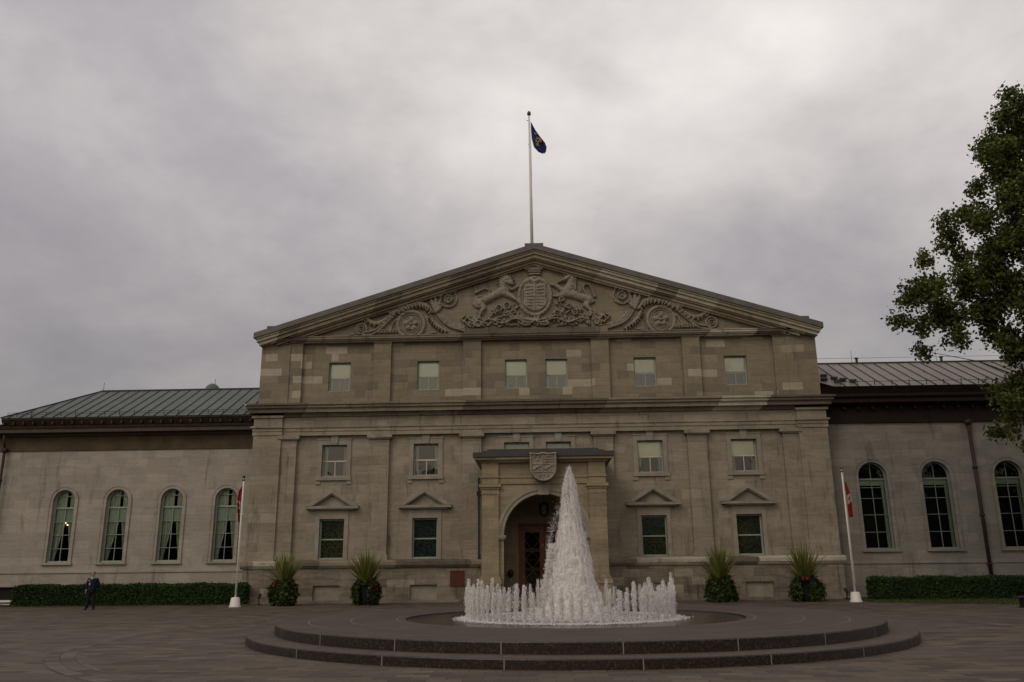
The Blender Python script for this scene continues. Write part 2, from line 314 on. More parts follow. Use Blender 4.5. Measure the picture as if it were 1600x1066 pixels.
# ------------------------------------------------------------------ mesh helpers
def link(name, V, F, mats, parent=None, smooth=False, midx=None):
    me = bpy.data.meshes.new(name)
    me.from_pydata([tuple(v) for v in V] if not isinstance(V, np.ndarray) else V.tolist(), [], F if isinstance(F, list) else F.tolist())
    for m in (mats if isinstance(mats, (list, tuple)) else [mats]): me.materials.append(MS[m] if isinstance(m, str) else m)
    if midx is not None: me.polygons.foreach_set('material_index', np.asarray(midx, dtype=np.int32))
    if smooth: me.polygons.foreach_set('use_smooth', np.ones(len(me.polygons), dtype=bool))
    me.update(); o = bpy.data.objects.new(name, me); col.objects.link(o)
    if parent is not None: o.parent = parent
    return o
class MB:
    def __init__(s, origin=(0, 0, 0)): s.v = []; s.f = []; s.mi = []; s.o = origin
    def add(s, V, F, m=0):
        b = len(s.v); s.v += [tuple(v) for v in V]; s.f += [tuple(i+b for i in q) for q in F]; s.mi += [m]*len(F); return s
    def box(s, x0, x1, y0, y1, z0, z1, m=0):
        return s.add([(x0, y0, z0), (x1, y0, z0), (x1, y1, z0), (x0, y1, z0), (x0, y0, z1), (x1, y0, z1), (x1, y1, z1), (x0, y1, z1)],
                     [(0, 1, 5, 4), (1, 2, 6, 5), (2, 3, 7, 6), (3, 0, 4, 7), (4, 5, 6, 7), (3, 2, 1, 0)], m)
    def prism_y(s, poly, y0, y1, m=0):
        n = len(poly); V = [(x, y0, z) for x, z in poly]+[(x, y1, z) for x, z in poly]
        return s.add(V, [tuple(range(n)), tuple(range(2*n-1, n-1, -1))]+[(i, (i+1) % n, (i+1) % n+n, i+n) for i in range(n)], m)
    def prism_x(s, poly, x0, x1, m=0):
        n = len(poly); V = [(x0, y, z) for y, z in poly]+[(x1, y, z) for y, z in poly]
        return s.add(V, [tuple(range(n)), tuple(range(2*n-1, n-1, -1))]+[(i, (i+1) % n, (i+1) % n+n, i+n) for i in range(n)], m)
    def tube(s, pts, rad, n=6, m=0):
        pts = [Vector(q) for q in pts]; rad = rad if hasattr(rad, '__len__') else [rad]*len(pts); V = []; F = []
        for i, q in enumerate(pts):
            t = (pts[min(i+1, len(pts)-1)]-pts[max(i-1, 0)]).normalized()
            a = t.cross(Vector((0, 1, 0)) if abs(t.y) < .9 else Vector((1, 0, 0))).normalized(); b = t.cross(a)
            V += [q+(a*math.cos(2*PI*k/n)+b*math.sin(2*PI*k/n))*rad[i] for k in range(n)]
        for i in range(len(pts)-1):
            F += [(i*n+k, i*n+(k+1) % n, (i+1)*n+(k+1) % n, (i+1)*n+k) for k in range(n)]
        F += [tuple(range(n-1, -1, -1)), tuple(range((len(pts)-1)*n, len(pts)*n))]
        return s.add(V, F, m)
    def lathe(s, cx, cy, prof, n=24, m=0):
        V = []; F = []
        for r, z in prof: V += [(cx+r*math.cos(2*PI*k/n), cy+r*math.sin(2*PI*k/n), z) for k in range(n)]
        for i in range(len(prof)-1): F += [(i*n+k, i*n+(k+1) % n, (i+1)*n+(k+1) % n, (i+1)*n+k) for k in range(n)]
        if prof[0][0] > 1e-4: F.append(tuple(range(n-1, -1, -1)))
        if prof[-1][0] > 1e-4: F.append(tuple(range((len(prof)-1)*n, len(prof)*n)))
        return s.add(V, F, m)
    def ball(s, c, rx, ry=None, rz=None, n=8, m=0):
        ry = ry or rx; rz = rz or rx; V = []; F = []
        k = n//2
        for i in range(1, k):
            a = PI*i/k; V += [(c[0]+rx*math.sin(a)*math.cos(2*PI*j/n), c[1]+ry*math.sin(a)*math.sin(2*PI*j/n), c[2]+rz*math.cos(a)) for j in range(n)]
        for i in range(k-2): F += [(i*n+j, (i+1)*n+j, (i+1)*n+(j+1) % n, i*n+(j+1) % n) for j in range(n)]
        V += [(c[0], c[1], c[2]+rz), (c[0], c[1], c[2]-rz)]; t = len(V)-2
        F += [(t, j, (j+1) % n) for j in range(n)]+[(t+1, (k-2)*n+(j+1) % n, (k-2)*n+j) for j in range(n)]
        return s.add(V, F, m)
    def build(s, name, mats, parent=None, smooth=False, copyable=False):
        return link(name, s.v, s.f, mats, parent, smooth, s.mi)
def tag(o, label=None, cat=None, group=None, kind=None):
    if label: o['label'] = label
    if cat: o['category'] = cat
    if group: o['group'] = group
    if kind: o['kind'] = kind
    return o
def empty(name, loc=(0, 0, 0), parent=None, rz=0.0):
    o = bpy.data.objects.new(name, None); o.empty_display_size = .3; col.objects.link(o); o.location = loc; o.rotation_euler.z = rz
    if parent is not None: o.parent = parent
    return o
def copy_tree(o, parent=None):
    c = o.copy(); col.objects.link(c); c.parent = parent
    for ch in [q for q in o.children]: copy_tree(ch, c)
    return c
def boxpart(name, mat, parent, *boxes):
    if len(boxes) > 1 and name != 'interior':
        return [boxpart(name, mat, parent, b) for b in boxes][0]
    m = MB()
    for b in boxes: m.box(*b)
    return m.build(name, mat, parent)

def wall_sheet(mb, x0, x1, z0, z1, y, holes, depth=.35, m=0, nseg=24):
    """front face of a wall with openings; holes: (xc, hw, za, zb, arched) - zb is the spring line if arched"""
    xs = {x0, x1}; zs = {z0, z1}
    for xc, hw, za, zb, ar in holes:
        xs |= {xc-hw, xc+hw}; zs |= {za, zb}
        if ar: zs |= {zb+hw+.02}
    xs = sorted(v for v in xs if x0 <= v <= x1); zs = sorted(v for v in zs if z0 <= v <= z1)
    for i in range(len(xs)-1):
        for j in range(len(zs)-1):
            cx = (xs[i]+xs[i+1])/2; cz = (zs[j]+zs[j+1])/2
            if any(abs(cx-xc) < hw and za < cz < (zb+hw+.02 if ar else zb) for xc, hw, za, zb, ar in holes): continue
            mb.add([(xs[i], y, zs[j]), (xs[i+1], y, zs[j]), (xs[i+1], y, zs[j+1]), (xs[i], y, zs[j+1])], [(0, 1, 2, 3)], m)
    for xc, hw, za, zb, ar in holes:
        y2 = y+depth
        for sx in (-1, 1): mb.add([(xc+sx*hw, y, za), (xc+sx*hw, y2, za), (xc+sx*hw, y2, zb), (xc+sx*hw, y, zb)], [(0, 1, 2, 3)], m)
        mb.add([(xc-hw, y, za), (xc+hw, y, za), (xc+hw, y2, za), (xc-hw, y2, za)], [(0, 1, 2, 3)], m)
        if not ar: mb.add([(xc-hw, y, zb), (xc+hw, y, zb), (xc+hw, y2, zb), (xc-hw, y2, zb)], [(0, 1, 2, 3)], m)
        else:
            zt = zb+hw+.02; pts = [(xc-hw*math.cos(PI*k/nseg), zb+hw*math.sin(PI*k/nseg)) for k in range(nseg+1)]
            for (xa, a), (xb, b) in zip(pts, pts[1:]):
                mb.add([(xa, y, a), (xb, y, b), (xb, y, zt), (xa, y, zt)], [(0, 1, 2, 3)], m)
                mb.add([(xa, y, a), (xb, y, b), (xb, y2, b), (xa, y2, a)], [(0, 1, 2, 3)], m)
def arch_ring(mb, xc, zs, r0, r1, y0, y1, n=28, m=0, a0=0.0, a1=PI):
    for k in range(n):
        a = a0+(a1-a0)*k/n; b = a0+(a1-a0)*(k+1)/n
        P = [(xc-r0*math.cos(a), zs+r0*math.sin(a)), (xc-r0*math.cos(b), zs+r0*math.sin(b)), (xc-r1*math.cos(b), zs+r1*math.sin(b)), (xc-r1*math.cos(a), zs+r1*math.sin(a))]
        mb.prism_y(P, y0, y1, m)

# ================================================================== GROUND
o = link('ground', [(-900, -500, -.012), (900, -500, -.012), (900, 900, -.012), (-900, 900, -.012)], [(0, 1, 2, 3)], 'soil'); tag(o, kind='structure')
o = link('plaza_paving', [(-60, -80, 0), (60, -80, 0), (60, 1.0, 0), (-60, 1.0, 0)], [(0, 1, 2, 3)], 'paving'); tag(o, kind='structure')
FC = (1.0, -21.9)
mb = MB(); n = 120
for k in range(n):
    a, b = 2*PI*k/n, 2*PI*(k+1)/n
    mb.add([(FC[0]+r*math.cos(t), FC[1]+r*math.sin(t), .004) for r, t in ((12.5, a), (13.25, a), (13.25, b), (12.5, b))], [(0, 1, 2, 3)])
tag(mb.build('paving_band', 'band'), kind='structure')

# ================================================================== MAIN BUILDING
bld = empty('mansion', (0, 0, 0))
tag(bld, 'grey limestone mansion with carved pediment, arched porch and two long low wings', 'building')
CX = .28   # axis of the entrance porch
W_A = [(s*x, hw, 11.72, 13.43) for x, hw in ((1.17, .64), (6.27, .64), (11.45, .64)) for s in (-1, 1)]
W_M = [(s*x, .71, 6.80, 8.60) for x in (1.18, 6.31, 11.53) for s in (-1, 1)]
W_G = [(s*x, .70, 2.30, 4.46) for x in (6.31, 11.50) for s in (-1, 1)]
YW = .24
mb = MB(); wall_sheet(mb, -14.5, 14.5, 11.0, 14.62, YW, [(x, hw, a, b, False) for x, hw, a, b in W_A]); mb.build('attic_wall', 'attic', bld)
mb = MB(); wall_sheet(mb, -14.7, 14.7, 2.15, 9.2, YW, [(x, hw, a, b, False) for x, hw, a, b in W_M+W_G]+[(CX, 1.40, 2.16, 4.07, False)]); mb.build('main_wall', 'main', bld)
mb = MB(); wall_sheet(mb, -16.2, 16.2, 0.0, 1.80, -.20, [(x, .74, .10, .92, False) for x in (-11.55, -6.28, 6.4, 11.68)]+[(CX, 1.40, .30, 1.8-.001, False)], .16)
for s in (-1, 1): mb.add([(s*16.2, -.2, 0), (s*16.2, 16, 0), (s*16.2, 16, 2.2), (s*16.2, -.2, 2.2)], [(0, 1, 2, 3)])
mb.build('plinth_wall', 'base', bld)
boxpart('basement_panel', 'trim', bld, *[(x-.74, x+.74, -.05, .05, .08, .93) for x in (-11.55, -6.28, 6.4, 11.68)])
boxpart('base_course', 'base', bld, (-16.27, CX-3.5, -.34, .3, 0, .14), (CX+3.5, 16.27, -.34, .3, 0, .14))
mb = MB()
for xa, xb in ((-16.32, CX-3.0), (CX+3.0, 16.32)):
    mb.prism_x([(-.26, 1.80), (-.32, 1.88), (-.32, 1.95), (-.38, 1.95), (-.38, 2.14), (-.34, 2.20), (.12, 2.26), (.12, 1.80)], xa, xb)
mb.build('plinth_ledge', 'cornice', bld)
# corner piers and pilasters of the main storey
def pilaster(xc, hw, z0, z1, yf, mat, cap=True, base=True, name='pilaster'):
    m = MB(); yb = YW+.05
    m.box(xc-hw, xc+hw, yf, yb, z0+(.34 if base else 0), z1-(.42 if cap else 0))
    if cap:
        m.box(xc-hw-.02, xc+hw+.02, yf-.02, yb, z1-.42, z1-.34); m.box(xc-hw, xc+hw, yf-.003, yb, z1-.34, z1-.26)
        m.box(xc-hw-.09, xc+hw+.09, yf-.10, yb, z1-.26, z1-.19); m.box(xc-hw-.17, xc+hw+.17, yf-.18, yb, z1-.19, z1)
    if base:
        m.box(xc-hw-.04, xc+hw+.04, yf-.04, yb, z0+.26, z0+.34); m.box(xc-hw-.09, xc+hw+.09, yf-.09, yb, z0, z0+.26)
    return m.build(name, mat, bld)
for s in (-1, 1):
    pilaster(s*3.70, .53, 2.2, 9.12, 0, 'main'); pilaster(s*8.92, .53, 2.2, 9.12, 0, 'main'); pilaster(s*14.12, .44, 2.2, 9.12, 0, 'main')
    x0, x1 = sorted((s*14.56, s*16.15))
    boxpart('corner_pier', 'main', bld, (x0, x1, -.12, 16, 2.2, 9.15))
    # attic pilasters
    for xc, hw in ((3.70, .51), (8.93, .50), (13.98, .36)):
        m = MB(); m.box(s*xc-hw, s*xc+hw, .02, YW+.05, 11.0, 14.48); m.box(s*xc-hw-.04, s*xc+hw+.04, -.03, YW+.05, 14.48, 14.6); m.build('attic_pilaster', 'attic', bld)
    x0, x1 = sorted((s*14.34, s*16.02)); boxpart('attic_pier', 'attic', bld, (x0, x1, -.04, 16, 11.0, 14.6))
# entablature: architrave, frieze, cornice
mb = MB()
mb.box(-14.56, 14.56, -.02, .4, 9.12, 9.36); mb.box(-14.56, 14.56, -.06, .4, 9.36, 9.56); mb.box(-14.56, 14.56, -.11, .4, 9.56, 9.64)
for s in (-1, 1):
    x0, x1 = sorted((s*14.50, s*16.20)); mb.box(x0, x1, -.17, 16, 9.15, 9.37); mb.box(x0, x1, -.21, 16, 9.37, 9.56)
    x0, x1 = sorted((s*14.44, s*16.29)); mb.box(x0, x1, -.29, 16, 9.56, 9.66)
mb.build('architrave', 'main', bld)
mb = MB(); mb.box(-14.56, 14.56, .02, .4, 9.64, 10.16)
for s in (-1, 1):
    x0, x1 = sorted((s*14.53, s*16.16)); mb.box(x0, x1, -.14, 16, 9.66, 10.14)
    x0, x1 = sorted((s*14.46, s*16.27)); mb.box(x0, x1, -.24, 16, 10.14, 10.27)
mb.build('frieze', 'main', bld)
mb = MB()
mb.prism_x([(.02, 10.16), (-.08, 10.20), (-.14, 10.30), (-.20, 10.34), (-.20, 10.40), (.4, 10.40), (.4, 10.16)], -14.46, 14.46)
for z0, z1, p in ((10.40, 10.60, .42), (10.60, 10.65, .46), (10.65, 10.80, .54), (10.80, 10.90, .62)): mb.box(-16.0-p, 16.0+p, -p, 16+p, z0, z1)
V = [(-16.62, -.62, 10.90), (16.62, -.62, 10.90), (16.62, 16.6, 10.90), (-16.62, 16.6, 10.90), (-16.0, 0, 11.04), (16.0, 0, 11.04), (16.0, 16, 11.04), (-16.0, 16, 11.04)]
mb.add(V, [(0, 1, 5, 4), (1, 2, 6, 5), (2, 3, 7, 6), (3, 0, 4, 7)])
mb.build('main_cornice', 'cornice', bld)
# ---- pediment
SL = (20.25-15.10)/16.30
def chev(z_apex, t, xe):            # left and right raking quads, t = vertical thickness
    return [[(-xe, z_apex-SL*xe-t), (0, z_apex-t), (0, z_apex), (-xe, z_apex-SL*xe)], [(0, z_apex-t), (xe, z_apex-SL*xe-t), (xe, z_apex-SL*xe), (0, z_apex)]]
ped = empty('pediment', (0, 0, 0), bld)
link('tympanum', [(-14.6, .10, 14.8), (14.6, .10, 14.8), (0, .10, 19.75)], [(0, 1, 2)], 'tymp', ped)
mb = MB()
for z0, z1, p in ((14.55, 14.64, .10), (14.64, 14.72, .20), (14.72, 14.85, .27), (14.85, 14.90, .31)): mb.box(-14.40, 14.40, -p, .3, z0, z1)
for s in (-1, 1):
    for z0, z1, p in ((14.56, 14.65, .16), (14.65, 14.76, .32), (14.76, 14.94, .40)):
        x0, x1 = sorted((s*14.34, s*(16.0+p*.75))); mb.box(x0, x1, -p, 16+p, z0, z1)
mb.box(-4.18, 4.18, -.10, .15, 14.90, 15.24)
mb.build('horizontal_cornice', 'cornice', ped)
mb = MB()
for za, t, xe, y in ((19.90, .10, 16.22, -.66), (19.80, .16, 16.18, -.60), (19.64, .22, 16.05, -.50), (19.42, .08, 15.4, -.40), (19.34, .16, 15.1, -.26), (19.18+.002, .10, 14.6, -.16)):
    for q in chev(za, t, xe): mb.prism_y(q, y, .3)
mb.build('raking_cornice', 'rake', ped)
mb = MB()
for q in chev(20.22, .32, 16.34): mb.prism_y(q, -.74, 16.8)
for s in (-1, 1): x0, x1 = sorted((s*14.9, s*15.9)); mb.box(x0, x1, .2, 1.4, 15.0, 15.72)
mb.box(-.55, .55, -.5, 1.4, 20.0, 20.33)
mb.build('gable_roof', 'flashing', bld)
link('rear_gable', [(-16, 16, 14.5), (16, 16, 14.5), (0, 16, 19.9)], [(0, 1, 2)], 'attic', bld)
boxpart('rear_wall', 'main', bld, (-16, 16, 15.9, 16, 0, 14.6))

# ---- carved reliefs as height fields --------------------------------
def smooth_noise(h, w, cell, rng):
    gh, gw = int(h/cell)+3, int(w/cell)+3; g = rng.random((gh, gw)); yy = np.arange(h)/cell; xx = np.arange(w)/cell
    iy = yy.astype(int); ix = xx.astype(int); fy = yy-iy; fx = xx-ix; fy = fy*fy*(3-2*fy); fx = fx*fx*(3-2*fx)
    a = g[np.ix_(iy, ix)]; b = g[np.ix_(iy, ix+1)]; c = g[np.ix_(iy+1, ix)]; d_ = g[np.ix_(iy+1, ix+1)]
    return (a*(1-fx)+b*fx)*(1-fy)[:, None]+(c*(1-fx)+d_*fx)*fy[:, None]
class Relief:
    def __init__(s, x0, x1, z0, z1, res, seed=1):
        s.xs = np.arange(x0, x1, res); s.zs = np.arange(z0, z1, res); s.X, s.Z = np.meshgrid(s.xs, s.zs)
        s.h = np.full(s.X.shape, -.03); s.res = res; s.rng = np.random.default_rng(seed)
    def stroke(s, pts, rad, H, base=0.0, lobes=None):
        """round-profile stroke through pts [(x,z)], radii rad, height H; lobes=(period, depth) scallops the outline"""
        pts = [tuple(q) for q in pts]; rad = list(rad) if hasattr(rad, '__len__') else [rad]*len(pts); run = 0.0
        for (a, b), ra, rb in zip(zip(pts, pts[1:]), rad, rad[1:]):
            ax, az = a; bx, bz = b; L = math.hypot(bx-ax, bz-az)+1e-9
            rm = max(ra, rb)+.01
            i0, i1 = np.searchsorted(s.zs, [min(az, bz)-rm, max(az, bz)+rm]); j0, j1 = np.searchsorted(s.xs, [min(ax, bx)-rm, max(ax, bx)+rm])
            if i1 <= i0 or j1 <= j0: continue
            X = s.X[i0:i1, j0:j1]; Z = s.Z[i0:i1, j0:j1]
            t = np.clip(((X-ax)*(bx-ax)+(Z-az)*(bz-az))/L**2, 0, 1); dd = np.hypot(X-ax-t*(bx-ax), Z-az-t*(bz-az)); r = ra+(rb-ra)*t
            if lobes: r = r*(1-lobes[1]*.5+lobes[1]*.5*np.cos((run+t*L)/lobes[0]*2*PI))
            q = np.clip(1-(dd/r)**2, 0, 1); hh = np.where(q > 0, base+H*np.sqrt(q), -.03)
            s.h[i0:i1, j0:j1] = np.maximum(s.h[i0:i1, j0:j1], hh); run += L
    def ring(s, cx, cz, r, w_, H, ez=1.0, base=0.0, fill=None, a0=0, a1=2*PI, n=40):
        if fill is not None:
            q = ((s.X-cx)/r)**2+((s.Z-cz)/(r*ez))**2 < 1; s.h[q] = np.maximum(s.h[q], fill)
        s.stroke([(cx+r*math.cos(a0+(a1-a0)*k/n), cz+r*ez*math.sin(a0+(a1-a0)*k/n)) for k in range(n+1)], w_, H, base)
    def dot(s, cx, cz, r, H, base=0.0): s.stroke([(cx-.001, cz), (cx+.001, cz)], r, H, base)
    def spiral(s, cx, cz, r, turns, w_, H, a0=0.0, sgn=1, n=50):
        s.stroke([(cx+r*(1-.85*k/n)*math.cos(a0+sgn*turns*2*PI*k/n), cz+r*(1-.85*k/n)*math.sin(a0+sgn*turns*2*PI*k/n)) for k in range(n+1)], [w_*(1-.5*k/n) for k in range(n+1)], H)
    def flower(s, cx, cz, r, H, n=5):
        for k in range(n): a = 2*PI*k/n+.3; s.dot(cx+r*.6*math.cos(a), cz+r*.6*math.sin(a), r*.42, H)
        s.dot(cx, cz, r*.25, H*1.3)
    def build(s, name, y, mat, parent, amp=.18):
        nz = smooth_noise(*s.h.shape, .09/s.res, s.rng)*.6+smooth_noise(*s.h.shape, .045/s.res, s.rng)*.4
        h = np.where(s.h > 0, s.h*(1-amp+2*amp*nz), s.h); keep = h > 0
        hh, ww = h.shape; cell = keep[:-1, :-1] | keep[1:, :-1] | keep[:-1, 1:] | keep[1:, 1:]
        ii, jj = np.nonzero(cell); a = ii*ww+jj; F = np.stack([a, a+1, a+ww+1, a+ww], 1)
        used = np.unique(F); mp = np.zeros(hh*ww, dtype=int); mp[used] = np.arange(len(used))
        V = np.stack([s.X.ravel()[used], y-h.ravel()[used], s.Z.ravel()[used]], 1)
        return link(name, V, mp[F], mat, parent, True)
def cz(X, Y): return ((X-800)*.00539, 15.25+(775-Y)*.00578)       # drawing units of the centre group -> metres
def S(rl, pts, rad, H, **k): rl.stroke([cz(*q) for q in pts], [r*.0055 for r in (rad if hasattr(rad, '__len__') else [rad]*len(pts))], H, **k)
RS = .026
# shield with garter
rl = Relief(-1.25, 1.25, 15.5, 18.6, RS, 2)
c = cz(800, 440); rl.ring(c[0], c[1], .93, .13, .20, 1.25, fill=.05); rl.ring(c[0], c[1], .74, .05, .15, 1.22)
for k in range(26):
    a = 2*PI*k/26; rl.dot(c[0]+.93*math.cos(a), c[1]+1.16*math.sin(a), .05, .07, .17)
q = (abs(rl.X-c[0]) < .64) & (rl.Z < c[1]+.78) & (rl.Z > c[1]-.45-.42*np.sqrt(np.clip(1-((rl.X-c[0])/.64)**2, 0, 1))); rl.h[q] = np.maximum(rl.h[q], .17)
rl.stroke([(c[0], c[1]+.75), (c[0], c[1]-.85)], .03, .05, .17); rl.stroke([(c[0]-.6, c[1]), (c[0]+.6, c[1])], .03, .05, .17)
for sx in (-1, 1):
    for k in range(3): rl.stroke([(c[0]+sx*.32-.18, c[1]+sx*.0+.18+k*.2), (c[0]+sx*.32+.16, c[1]+.22+k*.2)], .055, .05, .17)
    for k in range(3): rl.stroke([(c[0]+sx*.30-.16, c[1]-.18-k*.18), (c[0]+sx*.30+.16, c[1]-.22-k*.18)], .05, .05, .17)
S(rl, [(700, 290), (760, 250), (800, 290), (850, 250), (910, 290)], 28, .22)
rl.build('carved_shield', .10, 'carved', ped, .12)
# crown
rl = Relief(-.75, .75, 18.2, 19.35, .022, 3)
S(rl, [(745, 208), (855, 208)], 17, .26); S(rl, [(735, 182), (865, 182)], 14, .28); S(rl, [(735, 150), (865, 150)], 26, .22)
for x, y, r in ((705, 150, 18), (730, 128, 24), (765, 118, 17), (795, 112, 20), (825, 118, 17), (850, 128, 24), (880, 150, 18)): S(rl, [(x-1, y), (x+1, y)], r, .30)
rl.build('carved_crown', .10, 'carved', ped, .1)
# lion
rl = Relief(-3.75, -.75, 15.6, 18.6, RS, 4)
S(rl, [(190, 500), (260, 465), (330, 435), (400, 400), (470, 360)], [46, 50, 44, 50, 64], .27)
S(rl, [(480, 300), (481, 300)], 82, .30); S(rl, [(495, 275), (530, 300), (548, 310)], [48, 34, 20], .20, base=.22)
for k in range(13):
    a = R(-10+k*22); S(rl, [(485+62*math.cos(a), 285-62*math.sin(a)), (485+92*math.cos(a), 285-92*math.sin(a))], [17, 7], .25)
S(rl, [(500, 345), (560, 362), (612, 335)], [34, 22, 18], .24); S(rl, [(470, 400), (545, 440), (600, 480), (640, 520)], [42, 30, 20, 18], .27)
S(rl, [(205, 505), (240, 555), (200, 620), (185, 665), (215, 672)], [46, 34, 18, 16, 14], .25)
S(rl, [(165, 470), (138, 515), (165, 545), (188, 548)], [40, 20, 15, 13], .2)
S(rl, [(158, 440), (230, 428), (300, 405), (305, 365), (260, 350), (205, 365), (152, 392)], [13, 13, 13, 12, 12, 12, 17], .2); S(rl, [(160, 385), (140, 335)], [16, 7], .18)
S(rl, [(520, 318), (560, 322)], [6, 5], .10, base=.36)
rl.build('carved_lion', .10, 'carved', ped, .14)
# unicorn
rl = Relief(.75, 3.75, 15.6, 18.8, RS, 5)
S(rl, [(1130, 405), (1210, 425), (1290, 455), (1380, 490)], [58, 50, 48, 54], .27)
S(rl, [(1205, 262), (1195, 320), (1165, 385)], [40, 52, 62], .27); S(rl, [(1175, 245), (1120, 275), (1068, 295)], [38, 26, 17], .30)
S(rl, [(1135, 222), (1105, 190), (1068, 150)], [13, 9, 4], .22); S(rl, [(1195, 235), (1215, 205)], [14, 6], .25)
for k in range(7): S(rl, [(1225+k*3, 235+k*22), (1262-k*2, 250+k*22)], [17, 8], .20)
S(rl, [(1110, 385), (1050, 345), (990, 320)], [34, 22, 17], .24); S(rl, [(1110, 430), (1050, 448), (1005, 440)], [30, 20, 15], .22)
S(rl, [(1385, 500), (1350, 545), (1400, 600), (1405, 650), (1380, 668)], [50, 34, 18, 16, 14], .25); S(rl, [(1400, 480), (1435, 508), (1420, 520)], [34, 18, 14], .2)
S(rl, [(1420, 470), (1350, 410), (1325, 360), (1350, 325), (1395, 330), (1425, 380), (1455, 455)], [13, 13, 12, 12, 12, 12, 15], .2)
for k in range(6): S(rl, [(1130+k*30, 372+k*9), (1150+k*30, 350+k*9)], [14, 6], .22)
rl.build('carved_unicorn', .10, 'carved', ped, .14)
# mantling, scrolls and motto ribbon under the supporters
rl = Relief(-4.35, 4.35, 15.2, 17.3, RS, 6); rg = np.random.default_rng(12)
for k in range(330):
    X = rg.uniform(60, 1540); top = 650+30*math.sin(X*.02)
    if 230 < X < 650: top = 650-(min(X, 640)-230)*.33
    if 960 < X < 1420: top = 500+(X-960)*.26
    if 620 < X < 980: top = 655
    Y = rg.uniform(top, 758); a = rg.uniform(0, PI); L = rg.uniform(10, 38)
    S(rl, [(X, Y), (X+L*math.cos(a), Y-L*abs(math.sin(a))*.8), (X+1.5*L*math.cos(a+.5), Y-L*.9)], [rg.uniform(9, 17), rg.uniform(8, 13), 4], rg.uniform(.10, .24))
for X, Y, r in ((405, 565, 40), (495, 540, 42), (585, 642, 34), (1042, 628, 38), (180, 725, 38), (1090, 480, 30), (1170, 560, 30), (1230, 620, 34)):
    q = cz(X, Y); rl.ring(q[0], q[1], r*.0045, .06, .26, fill=.08); rl.dot(q[0], q[1], .06, .28)
for s in (-1, 1):
    S(rl, [(800+s*X, 705+22*math.sin(X*.022)) for X in range(0, 560, 20)], 15, .30)
    S(rl, [(800+s*60, 745), (800+s*110, 755), (800+s*150, 735), (800+s*110, 715)], 13, .3); S(rl, [(800+s*700, 690), (800+s*740, 650), (800+s*770, 690), (800+s*745, 730)], [16, 14, 12, 10], .24)
S(rl, [(600, 660), (700, 690), (800, 700), (900, 690), (1000, 660)], 17, .26)
rl.build('carved_mantling', .10, 'carved', ped, .22)
